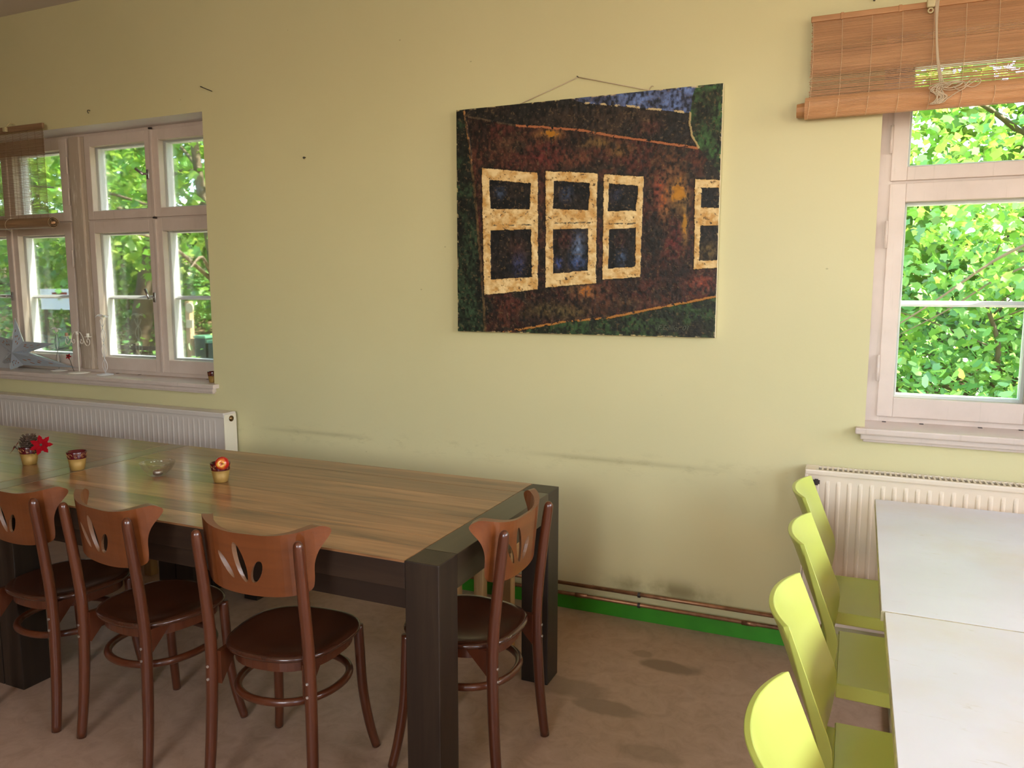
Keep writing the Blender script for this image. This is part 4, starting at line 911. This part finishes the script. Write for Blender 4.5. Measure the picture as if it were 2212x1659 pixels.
# ------------------------------------------------------------------ bentwood chairs
def superloop(a_front, a_back, yf, yb, n=44, p=2.6):
    """rounded trapezoid: half width a_front at y=yf side, a_back at y=yb side"""
    out = []
    for i in range(n):
        th = 2 * PI * i / n; c, s = math.cos(th), math.sin(th); x = math.copysign(abs(c) ** (2 / p), c); y = math.copysign(abs(s) ** (2 / p), s)
        yy = (yf + yb) / 2 + (yf - yb) / 2 * y; a = a_back + (a_front - a_back) * ((yy - yb) / (yf - yb)); out.append((x * a, yy))
    return out
def make_chair(label):
    t = thing('bentwood_chair', label, 'chair', (0, 0, 0), 0, 'bentwood chairs at the brown table')
    zs = .462
    # seat: dished veneer disc, rolled rim
    bm = B(); rim = superloop(.205, .178, .198, -.178); cy = .01; rings = []
    prof = [(.0, -.012), (.25, -.0115), (.5, -.009), (.72, -.004), (.88, .0), (.96, .0005), (1.0, -.003), (1.008, -.008), (1.0, -.014), (.96, -.017), (.5, -.020), (0, -.020)]
    for r, dz in prof:
        if r == 0: rings.append([bm.verts.new((0, cy, zs + dz))])
        else: rings.append([bm.verts.new((x * r, cy + (y - cy) * r, zs + dz)) for x, y in rim])
    for a, b in zip(rings, rings[1:]):
        n = max(len(a), len(b))
        for k in range(n):
            q = ([a[k], a[(k + 1) % n]] if len(a) > 1 else [a[0]]) + ([b[(k + 1) % n], b[k]] if len(b) > 1 else [b[0]]); bm.faces.new(q)
    obj('seat', bm, M['seat'], t, True)
    bm = B(); loop = [(x * .84, cy + (y - cy) * .84, zs - .036) for x, y in rim]; tube(bm, loop, 0, closed=True, sq=(.008, .017)); obj('seat_frame', bm, M['bent'], t)
    bm = B(); loop = [Vector((x, y, .312)) for x, y in superloop(.176, .160, .170, -.158, 48, 2.2)]; tube(bm, loop, .0125, 10, closed=True); obj('hoop_stretcher', bm, M['bent'], t, True)
    for s in (-1, 1):
        P, R = smooth_path([(s * .155, .148, zs - .020), (s * .158, .150, .36), (s * .163, .156, .22), (s * .176, .172, .09), (s * .192, .188, .002)], [.0165, .0165, .016, .0155, .0145], 5)
        bm = B(); tube(bm, P, R, 12); obj('leg', bm, M['bent'], t, True)
        P, R = smooth_path([(s * .184, -.192, .002), (s * .178, -.176, .16), (s * .172, -.166, .36), (s * .170, -.168, .50), (s * .170, -.184, .66), (s * .172, -.202, .80), (s * .172, -.2055, .828), (s * .172, -.207, .838)], [.0155, .0172, .0182, .0180, .0172, .0160, .0135, .005], 5)
        bm = B(); tube(bm, P, R, 12); lg = obj('leg', bm, M['bent'], t, True)
        for (y, z) in ((-.2155, .806), (-.2045, .725), (-.1835, .405), (-.1848, .365)):
            bm = B(); lathe(bm, [(0, -.0015), (.0045, -.0015), (.0045, .0015), (.0028, .002), (0, .001)], 10); bmesh.ops.rotate(bm, verts=bm.verts[:], matrix=Matrix.Rotation(PI / 2, 3, 'X')); bmesh.ops.translate(bm, verts=bm.verts[:], vec=(s * .172, y, z)); obj('screw', bm, M['alu'], lg)
        bm = B(); A = [bm.verts.new((s * .150 + d, y, z)) for d in (-.009, .009) for (y, z) in ((-.160, .448), (-.060, .448), (-.160, .345))]
        bm.faces.new(A[:3]); bm.faces.new(A[3:][::-1])
        for i in range(3): j = (i + 1) % 3; bm.faces.new((A[i], A[j], A[j + 3], A[i + 3]))
        obj('bracket', bm, M['bent'], t)
    # curved back panel with three leaf-shaped cut-outs
    out = [(.224, .872), (.232, .862), (.228, .845), (.205, .805), (.193, .765), (.190, .715), (.182, .688), (.150, .674), (.08, .664), (0, .660)]
    top = [(0, .850), (.07, .851), (.14, .860), (.19, .872), (.212, .877)]
    right = top + out; outline = smooth_loop(right[::-1][::-1] + [(-u, v) for u, v in reversed(right[1:-1])], 3)
    holes = [ell(.020, .736, .0165, .038, -.45, 18), ell(-.037, .760, .0175, .063, .28, 22, 1.1), ell(-.090, .748, .0100, .048, .60, 20, 1.1)]
    def fn(u, v):
        curl = .050 * abs(u / .2) ** 3.6; return Vector((u * .965 + .001, -.181 - .10 * (v - .66) + curl, v - .010))
    bm = B(); plate(bm, outline, holes, .022, fn, lambda u, v: Vector((-.03 * u / .2, .0088, 0)), 1)
    o = obj('backrest', bm, [M['panel'], M['ply']], t, False)
    return t
c3 = make_chair('bentwood chair nearest the camera, third from left along the long side')
c3.location = (-1.585, -1.560, 0); c3.rotation_euler = (0, 0, math.radians(6))
copy_thing(c3, (-2.165, -1.556, 0), math.radians(-7), 'bentwood chair in the middle of the three along the long table side')
copy_thing(c3, (-2.660, -1.537, 0), math.radians(-2), 'bentwood chair at the left picture edge, half cut off')
copy_thing(c3, (-1.110, -1.245, 0), math.radians(89), 'bentwood chair tucked under the dark table end, right of the front leg')

# stools pushed in on the wall side of the table
def stool(label, x, y, legmat, w=.15, lw=.024, group=None):
    t = thing('stool', label, 'stool', (x, y, 0), 0, 'low stools on the wall side of the table')
    bm = B(); box(bm, -w - .01, -w - .01, .43, w + .01, w + .01, .455, .006); obj('seat', bm, legmat, t)
    for sx in (-1, 1):
        for sy in (-1, 1): bm = B(); box(bm, sx * w * .85 - lw, sy * w * .85 - lw, 0, sx * w * .85 + lw, sy * w * .85 + lw, .432, .003); obj('leg', bm, legmat, t)
    for sx in (-1, 1): bm = B(); box(bm, sx * w * .85 - .01, -w * .8, .36, sx * w * .85 + .01, w * .8, .42, .002); obj('rail', bm, legmat, t)
    return t
stool('pale pine stool behind the table, seen beside the end chair', -1.435, -.375, M['pine'])
stool('dark stool foot behind the table, below the nearest chair back', -2.83, -.37, M['stool'], .17, .04)
stool('pale pine stool behind the table, seen between two chair backs', -3.55, -.375, M['pine'])

# ------------------------------------------------------------------ things on the brown table
def pot(name, label, x, y, z, s=1.0, group='gold and maroon pots'):
    t = thing(name, label, 'pot', (x, y, z), 0, group); R0, R1, H = .0280 * s, .0400 * s, .078 * s; zb = .050 * s; rb = R0 + (R1 - R0) * zb / H
    bm = B(); lathe(bm, [(0, 0), (R0 * .95, 0), (R0, .002), (rb, zb)], 30); lathe(bm, [(rb, zb), (rb - .004, zb), (R0 - .004, .006), (0, .006)], 30); bmesh.ops.remove_doubles(bm, verts=bm.verts[:], dist=1e-6); obj('pot_body', bm, M['gold'], t, True)
    bm = B(); lathe(bm, [(rb + .0002, zb), (R1, H), (R1 - .001, H + .002), (R1 - .004, H + .001), (rb - .004, zb)], 30); band = obj('rim_band', bm, M['maroon'], t, True)
    bm = B()
    for k in range(9):
        a0 = 2 * PI * k / 9; zc = zb + (H - zb) * .5; rr = rb + (R1 - rb) * .5
        for rad, ph, ln in ((.0105 * s, 0, 5.2), (.005 * s, .8, 4.5)):
            P = []
            for j in range(14):
                q = ph + ln * j / 13; du = rad * math.cos(q) * (1 - .3 * j / 13); dz = rad * math.sin(q) * (1 - .3 * j / 13); r2 = rr + (R1 - rb) * dz / (H - zb) + .0006; a = a0 + du / rr; P.append((r2 * math.cos(a), r2 * math.sin(a), zc + dz))
            tube(bm, P, .00065 * s, 4)
    obj('scroll_ornament', bm, M['goldline'], band)
    return t
p1 = pot('plant_pot', 'gold and maroon pot holding a pine cone and red flowers', -3.293, -1.213, TZ)
# pine cone
t = thing('pine_cone', 'brown pine cone sitting in the leftmost gold pot', 'pine cone', (-3.288, -1.213, TZ + .058))
t.scale = (1.22, 1.22, 1.1)
bm = B(); lathe(bm, [(0, 0), (.014, .004), (.022, .02), (.022, .035), (.014, .052), (0, .060)], 12); obj('core', bm, M['cone'], t, True)
bm = B(); k = 0
for j in range(8):
    zz = .006 + .0066 * j; rr = .022 * math.sin(PI * min(1, (zz + .008) / .074)) + .004; n = 11 if 1 < j < 6 else 8
    for i in range(n):
        a = 2 * PI * (i + .5 * (j % 2)) / n; c, s = math.cos(a), math.sin(a); tl = .006; up = .003 + .0016 * j; P = []
        for (rad, off, dz) in ((rr - .006, -.003, 0), (rr - .006, .003, 0), (rr + tl * .7, .0055, up), (rr + tl, 0, up + .002), (rr + tl * .7, -.0055, up)):
            P.append(bm.verts.new((c * rad - s * off, s * rad + c * off, zz + dz)))
        bm.faces.new(P); Q = [bm.verts.new(v.co - Vector((0, 0, .0022))) for v in P]; bm.faces.new(Q[::-1])
        for q in range(5): bm.faces.new((P[q], Q[q], Q[(q + 1) % 5], P[(q + 1) % 5]))
o = obj('scales', bm, M['cone'], t); o['kind'] = 'stuff'
def poinsettia(label, loc, nrm, R, n1, stem_to, only=None):
    t = thing('poinsettia', label, 'flower', loc); nrm = Vector(nrm).normalized(); q = nrm.to_track_quat('Z', 'Y')
    for ringi, (rr, n, lift) in enumerate(((R, n1, .1), (R * .68, 5, .35))):
        if only and ringi: continue
        for i in range(n):
            a = 2 * PI * i / n + ringi * .5
            sh = [(0, 0, 0), (.25, .13, .02), (.5, .24, .03), (.62, .17, .03), (.70, .20, .03), (1, 0, -.05), (.70, -.20, .03), (.62, -.17, .03), (.5, -.24, .03), (.25, -.13, .02)]
            bm = B(); P = [bm.verts.new(q @ Vector((rr * (x * math.cos(a) - y * math.sin(a)), rr * (x * math.sin(a) + y * math.cos(a)), rr * (z - abs(y) * .3 + lift * x)))) for x, y, z in sh]
            bm.faces.new(P); obj('petal', bm, M['red'], t)
    bm = B(); tube(bm, [Vector((0, 0, 0)), Vector(stem_to)], .0018, 5); tube(bm, [q @ Vector((0, 0, -.002)), q @ Vector((0, 0, .006))], .005, 8); obj('stem', bm, M['stem'], t)
poinsettia('large red fabric poinsettia leaning out of the leftmost gold pot', (-3.178, -1.235, TZ + .098), (.55, -.62, .45), .047, 7, (-.08, .02, -.05))
poinsettia('small red poinsettia petals at the left rim of the pine cone pot', (-3.327, -1.250, TZ + .079), (-.5, -.5, .5), .036, 5, (.02, .02, -.03), 1)
pot('plant_pot', 'empty gold and maroon pot beside the table joint', -3.006, -1.200, TZ)
pot('plant_pot', 'gold and maroon pot with a small red apple on its rim', -2.294, -1.110, TZ, .98)
pot('plant_pot', 'small gold and maroon pot on the right end of the left sill', -3.468, .050, .984, .80, None)
# apple
t = thing('apple', 'small red and yellow decorative apple in the gold pot rim', 'apple', (-2.268, -1.126, TZ + .080)); Rr = .0275
k = NT('apple_skin'); d = k.n('ShaderNodeTexCoord'); x, y, z = sep(k, d.outputs['Object'])
fac = k.math('ADD', z, k.math('MULTIPLY', k.noise(d.outputs['Object'], 60, 3), .012)); k.col(k.ramp(k.math('DIVIDE', fac, .03), [(.80, (.40, .008, .008, 1)), (.98, (.62, .18, .03, 1)), (1.0, (.68, .36, .05, 1))])); k.set(Roughness=.22)
bm = B(); lathe(bm, [(0, -.85 * Rr), (.35 * Rr, -.98 * Rr), (.8 * Rr, -.62 * Rr), (1.0 * Rr, .05 * Rr), (.86 * Rr, .62 * Rr), (.45 * Rr, .92 * Rr), (.15 * Rr, .86 * Rr), (0, .74 * Rr)], 26); o = obj('fruit', bm, k.m, t, True)
bm = B(); tube(bm, smooth_path([(0, 0, .7 * Rr), (.004, 0, 1.0 * Rr), (.014, 0, 1.15 * Rr)]), .0011, 6); o2 = obj('stalk', bm, M['stem'], t, True)
rq = Vector((.55, -.80, .12)).to_track_quat('Z', 'Y').to_euler(); o.rotation_euler = rq; o2.rotation_euler = rq
# glass bowl with tealight
t = thing('glass_bowl', 'clear glass bowl on the table between two gold pots', 'bowl', (-2.606, -1.139, TZ))
bm = B(); lathe(bm, [(0, 0), (.028, 0), (.034, .003), (.052, .020), (.064, .040), (.0695, .056), (.0685, .0575), (.067, .056), (.0615, .040), (.050, .022), (.032, .0055), (0, .0045)], 36); obj('bowl_shell', bm, M['bowlglass'], t, True)
bm = B(); tube(bm, [(.0688 * math.cos(a), .0688 * math.sin(a), .0568) for a in np.linspace(0, 2 * PI, 37)[:-1]], .0011, 6, closed=True); obj('rim', bm, M['bowlglass'], t, True)
t = thing('tealight', 'burnt tealight inside the clear glass bowl', 'candle', (-2.606, -1.139, TZ + .006))
bm = B(); lathe(bm, [(0, 0), (.0185, 0), (.019, .016), (.0182, .016), (.018, .010), (0, .010)], 22); obj('cup', bm, M['alu'], t, True)
bm = B(); lathe(bm, [(0, .010), (.0178, .010), (.0178, .0135), (0, .012)], 22); obj('wax', bm, M['wax'], t, True)
bm = B(); tube(bm, [(0, 0, .011), (.001, 0, .019)], .0008, 5); obj('wick', bm, M['iron'], t)

# ------------------------------------------------------------------ things on the left sill
SZ = .984
def flower_stick(label, x, y, h, wire, group):
    t = thing('candle_holder', label, 'candle holder', (x, y, SZ), 0, group)
    bm = B(); lathe(bm, [(0, .012), (.008, .012), (.030, .006), (.048, .003), (.052, 0), (0, 0)], 26); obj('base', bm, M['cream'] if wire == 'dwire' else M['wire'], t, True)
    bm = B(); tube(bm, [(0, 0, .008), (0, 0, h - .03)], .0022, 6); obj('rod', bm, M['wire'], t, True)
    bm = B(); turns = 2.0 if h < .3 else 3.5
    for ph in (0, PI):
        P = [(.022 * math.sin(PI * turns * s) * math.cos(ph), .022 * math.sin(PI * turns * s) * math.sin(ph) + .004 * math.cos(ph), .010 + (h - .045) * s) for s in np.linspace(0, 1, 60)]
        P2 = [((.024 * abs(math.sin(PI * turns * s)) + .001) * (1 if ph == 0 else -1), .003 * (1 if ph else -1), .010 + (h - .045) * s) for s in np.linspace(0, 1, 70)]
        tube(bm, P2, .0018, 5)
    obj('twisted_wire', bm, M[wire], t, True)
    fl = None
    for i in range(6):
        a = i * PI / 3; bm = B(); sh = [(0, 0), (.5, .22), (.85, .26), (1, 0), (.85, -.26), (.5, -.22)]
        P = [bm.verts.new((.046 * (x * math.cos(a) - y * math.sin(a)), .040 * (x * math.sin(a) + y * math.cos(a)), h - .018 + .016 * (1 - (x - .3) ** 2 * 2) + (.006 if i % 2 else 0))) for x, y in sh]; bm.faces.new(P)
        obj('petal', bm, M['wire'], t)
    bm = B(); lathe(bm, [(0, h - .03), (.009, h - .028), (.011, h - .008), (0, h - .004)], 12); obj('candle_cup', bm, M['cream'], t, True)
    return t
flower_stick('tall white wire candle holder with a flower top, in front of the mullion', -4.405, .075, .385, 'wire', 'flower candle holders')
flower_stick('shorter grey wire candle holder with a flower top, by the paper star', -4.905, .12, .290, 'dwire', 'flower candle holders')
t = thing('candelabra', 'cream two-armed scroll candelabra on the left sill', 'candle holder', (-4.660, .085, SZ))
bm = B(); lathe(bm, [(0, .010), (.010, .010), (.05, .006), (.066, .004), (.070, 0), (0, 0)], 30); obj('base', bm, M['cream'], t, True)
bm = B(); tube(bm, [(0, 0, .006), (0, 0, .262)], .0035, 8); tube(bm, [(0, 0, .250), (0, 0, .272)], .009, 10); obj('rod', bm, M['cream'], t, True)
for s in (-1, 1):
    P = [(0, 0, .262), (s * .022, 0, .268), (s * .045, 0, .248), (s * .064, 0, .205), (s * .085, 0, .182), (s * .108, 0, .188), (s * .114, 0, .212), (s * .100, 0, .226), (s * .088, 0, .214), (s * .093, 0, .202)]
    bm = B(); tube(bm, smooth_path(P), .0024, 6); P = [(s * .060, 0, .215), (s * .050, 0, .196), (s * .034, 0, .194), (s * .026, 0, .208), (s * .034, 0, .220), (s * .042, 0, .212)]; tube(bm, smooth_path(P), .0022, 6)
    lathe(bm, [(0, 0), (.022, .001), (.024, .004), (0, .004)], 16, (s * .100, 0, .236)); tube(bm, [(s * .100, 0, .226), (s * .100, 0, .238)], .003, 6); obj('arm', bm, M['cream'], t, True)
for s, lab, m in ((-1, 'dark red candle stub on the left arm of the candelabra', 'wax'), (1, 'cream candle stub on the right arm of the candelabra', 'cream')):
    bm = B(); lathe(bm, [(0, 0), (.0095, 0), (.0095, .020), (.008, .022), (0, .020)], 14, (-4.660 + s * .100, .085, SZ + .240)); tag(obj('candle', bm, M[m], None, True), lab, 'candle')
poinsettia('tiny red fabric flower beside the cream candelabra rod', (-4.742, .075, SZ + .105), (.3, -.9, .2), .022, 5, (.03, .01, -.10))
# grey card box and paper star
t = thing('card_box', 'plain grey card box on the sill behind the paper star', 'box', (-5.42, .105, SZ)); bm = B(); box(bm, -.075, -.03, 0, .075, .03, .20, .002); obj('box_body', bm, M['greybox'], t); bm = B(); box(bm, -.078, -.033, .17, .078, .033, .203, .002); obj('lid', bm, M['greybox'], t)
t = thing('paper_star', 'silver paper star lantern with punched holes lying on the sill', 'paper star', (-5.18, .065, SZ))
core = Vector((-.02, -.01, .12))
tips = [Vector((-.010, -.03, .352)), Vector((.300, .02, .185)), Vector((.470, .035, .030)), Vector((-.060, -.055, .002)), Vector((-.330, .0, .235)), Vector((-.30, .03, .02))]
cen_f = core + Vector((0, -.055, 0)); cen_b = core + Vector((0, .060, 0))
ang = lambda v: math.atan2((v - core).z, (v - core).x)
tips.sort(key=ang); nn = len(tips)
val = []
for i in range(nn):
    a0 = ang(tips[i]); a1 = ang(tips[(i + 1) % nn]);
    if a1 < a0: a1 += 2 * PI
    am = (a0 + a1) / 2; val.append(core + Vector((math.cos(am) * .100, -.012, math.sin(am) * .100)))
def facet(bm, a, b, c):
    ol = [(0, 0), (1, 0), (0, 1)]; holes = []
    A, Bv, Cv = Vector(a), Vector(b), Vector(c); area_ = (Bv - A).cross(Cv - A).length
    for (u, v) in ((.30, .22), (.20, .40), (.16, .58), (.45, .12), (.36, .36), (.11, .74), (.56, .22)):
        if u + v < .85: holes.append(ell(u, v, .034, .052, u * 4, 7))
    nrm = (Bv - A).cross(Cv - A).normalized()
    plate(bm, ol, holes, 0, lambda u, v: A + (Bv - A) * u + (Cv - A) * v, lambda u, v: -nrm * .0012, 0)
for i in range(nn):
    bm = B(); T = tips[i]; v0 = val[i - 1]; v1 = val[i]; ridge_f = cen_f; ridge_b = cen_b
    facet(bm, ridge_f, v0, T); facet(bm, ridge_f, T, v1); facet(bm, ridge_b, T, v0); facet(bm, ridge_b, v1, T); obj('star_point', bm, M['star'], t)
    bm = B(); q = lambda p: core + (p - core) * .86
    for tri in ((ridge_f, v0, T), (ridge_f, T, v1)):
        bm.faces.new([bm.verts.new(q(p) + Vector((0, .006, 0))) for p in tri])
    obj('tissue_lining', bm, M['starin'], t)

# ------------------------------------------------------------------ white tables
WZ = .750
def white_table(label, x0, x1, y0, y1, rz):
    t = thing('white_table', label, 'table', (x0, y0, 0), rz, 'white tables joined end to end'); L = x1 - x0; Wd = y1 - y0
    bm = B(); box(bm, 0, 0, WZ - .028, L, Wd, WZ - .0006, .0025); bm2 = obj('tabletop', bm, M['wedge'], t)
    bm = B(); box(bm, .0018, .0018, WZ - .004, L - .0018, Wd - .0018, WZ, .0008); obj('laminate', bm, M['wtable'], t)
    for x in (.18, L - .18):
        for y in (.10, Wd - .10): bm = B(); tube(bm, [(x, y, WZ - .03), (x, y, .012)], .018, 12); lathe(bm, [(0, 0), (.024, 0), (.024, .012), (0, .014)], 14, (x, y, 0)); obj('leg', bm, M['alu'], t, True)
    bm = B(); box(bm, .16, .09, WZ - .075, L - .16, .115, WZ - .028); box(bm, .16, Wd - .115, WZ - .075, L - .16, Wd - .09, WZ - .028); obj('apron', bm, M['alu'], t)
    return t
white_table('white table under the right window, far one by the radiator', .093, .893, -1.372, -.246, math.radians(-.35))
white_table('worn white table at the lower right picture edge, nearer one', .100, .900, -2.505, -1.377, 0)

# ------------------------------------------------------------------ lime green chairs
def lime_chair(label):
    t = thing('lime_chair', label, 'chair', (0, 0, 0), 0, 'lime green chairs at the white tables')
    # side-edge profile of the back: x offset of the edge line over height, and how far the middle bows rearward
    zs_ = [.452, .475, .50, .53, .56, .585, .61, .65, .70, .75, .80, .826, .834]
    def ex(z):
        K = [(.440, -.012), (.475, -.006), (.52, .000), (.56, .003), (.585, .001), (.61, -.006), (.69, -.038), (.77, -.069), (.84, -.097)]
        for (a, p), (b, q) in zip(K, K[1:]):
            if z <= b: u = (z - a) / (b - a); return p + (q - p) * u
        return K[-1][1]
    def bow(z): return .010 + .034 * max(0, min(1, (z - .46) / .36)) ** 1.1
    hw = lambda z: .190 - .018 * max(0, (z - .55) / .28)
    nv = 25; F = []; Rr_ = []
    for z in zs_:
        rowf = []; rowr = []
        for i in range(nv):
            s = -1 + 2 * i / (nv - 1); y = s * hw(z); x = ex(z) - bow(z) * (1 - abs(s) ** 2.2); th = .013 + .016 * max(0, min(1, (.80 - z) / .2))
            if z > .83: pass
            rowf.append((x, y, z)); rowr.append((x - th, y * (1 - .02), z - (.003 if z > .82 else 0)))
        F.append(rowf); Rr_.append(rowr)
    bm = B(); A = [[bm.verts.new(p) for p in r] for r in F]; C = [[bm.verts.new(p) for p in r] for r in Rr_]
    for j in range(len(zs_) - 1):
        for i in range(nv - 1):
            bm.faces.new((A[j][i], A[j][i + 1], A[j + 1][i + 1], A[j + 1][i])); bm.faces.new((C[j][i], C[j + 1][i], C[j + 1][i + 1], C[j][i + 1]))
        for i in (0, nv - 1): bm.faces.new((A[j][i], A[j + 1][i], C[j + 1][i], C[j][i]))
    for j in (0, len(zs_) - 1):
        for i in range(nv - 1): bm.faces.new((A[j][i], A[j][i + 1], C[j][i + 1], C[j][i]))
    o = obj('backrest', bm, M['lime'], t, True)
    md = o.modifiers.new('bevel', 'BEVEL'); md.width = .0022; md.segments = 2; md.limit_method = 'ANGLE'; md.angle_limit = math.radians(50)
    o.data.polygons.foreach_set('use_smooth', [True] * len(o.data.polygons)); 
    if hasattr(o.data, 'set_sharp_from_angle'): o.data.set_sharp_from_angle(angle=math.radians(45))
    # seat slab, slightly dished, thick side edges
    bm = B(); nx, ny = 16, 12; G = []; U2 = []
    for i in range(nx + 1):
        x = .004 + .396 * i / nx; w_ = .185 + .012 * i / nx; ga = []; gb = []
        for j in range(ny + 1):
            s = -1 + 2 * j / ny; dz = -.010 * (1 - s * s) * math.sin(PI * min(1, i / nx * 1.1)) - .012 * max(0, (i / nx - .85) / .15) ** 2
            ga.append(bm.verts.new((x, s * w_, .452 + dz))); gb.append(bm.verts.new((x, s * (w_ - .004), .408 + dz * .3)))
        G.append(ga); U2.append(gb)
    for i in range(nx):
        for j in range(ny): bm.faces.new((G[i][j], G[i + 1][j], G[i + 1][j + 1], G[i][j + 1])); bm.faces.new((U2[i][j], U2[i][j + 1], U2[i + 1][j + 1], U2[i + 1][j]))
        for j in (0, ny): bm.faces.new((G[i][j], G[i + 1][j], U2[i + 1][j], U2[i][j]))
    for i in (0, nx):
        for j in range(ny): bm.faces.new((G[i][j], G[i][j + 1], U2[i][j + 1], U2[i][j]))
    o = obj('seat', bm, M['lime'], t, True); o.modifiers.new('bevel', 'BEVEL').width = .003
    if hasattr(o.data, 'set_sharp_from_angle'): o.data.set_sharp_from_angle(angle=math.radians(40))
    bm = B(); box(bm, -.022, -.150, .415, .006, .150, .456, .004); obj('neck', bm, M['lime'], t)
    # cantilever tube frame below the seat
    bm = B()
    for s in (-1, 1): tube(bm, smooth_path([(.20, s * .165, .402), (.30, s * .165, .402), (.375, s * .165, .38), (.385, s * .165, .30), (.385, s * .165, .08), (.372, s * .165, .02), (.34, s * .165, .012), (.22, s * .165, .012)], None, 6), .011, 10)
    tube(bm, [(.22, -.165, .012), (.22, .165, .012)], .011, 10); obj('cantilever_frame', bm, M['alu'], t, True)
    return t
g1 = lime_chair('lime green chair furthest from the camera, by the radiator'); g1.location = (-.030, -.487, 0)
copy_thing(g1, (-.004, -1.010, 0), 0, 'lime green chair, second from the radiator')
copy_thing(g1, (-.001, -1.588, 0), 0, 'lime green chair, third from the radiator')
copy_thing(g1, (.014, -2.135, 0), 0, 'lime green chair nearest the camera, at the bottom edge')
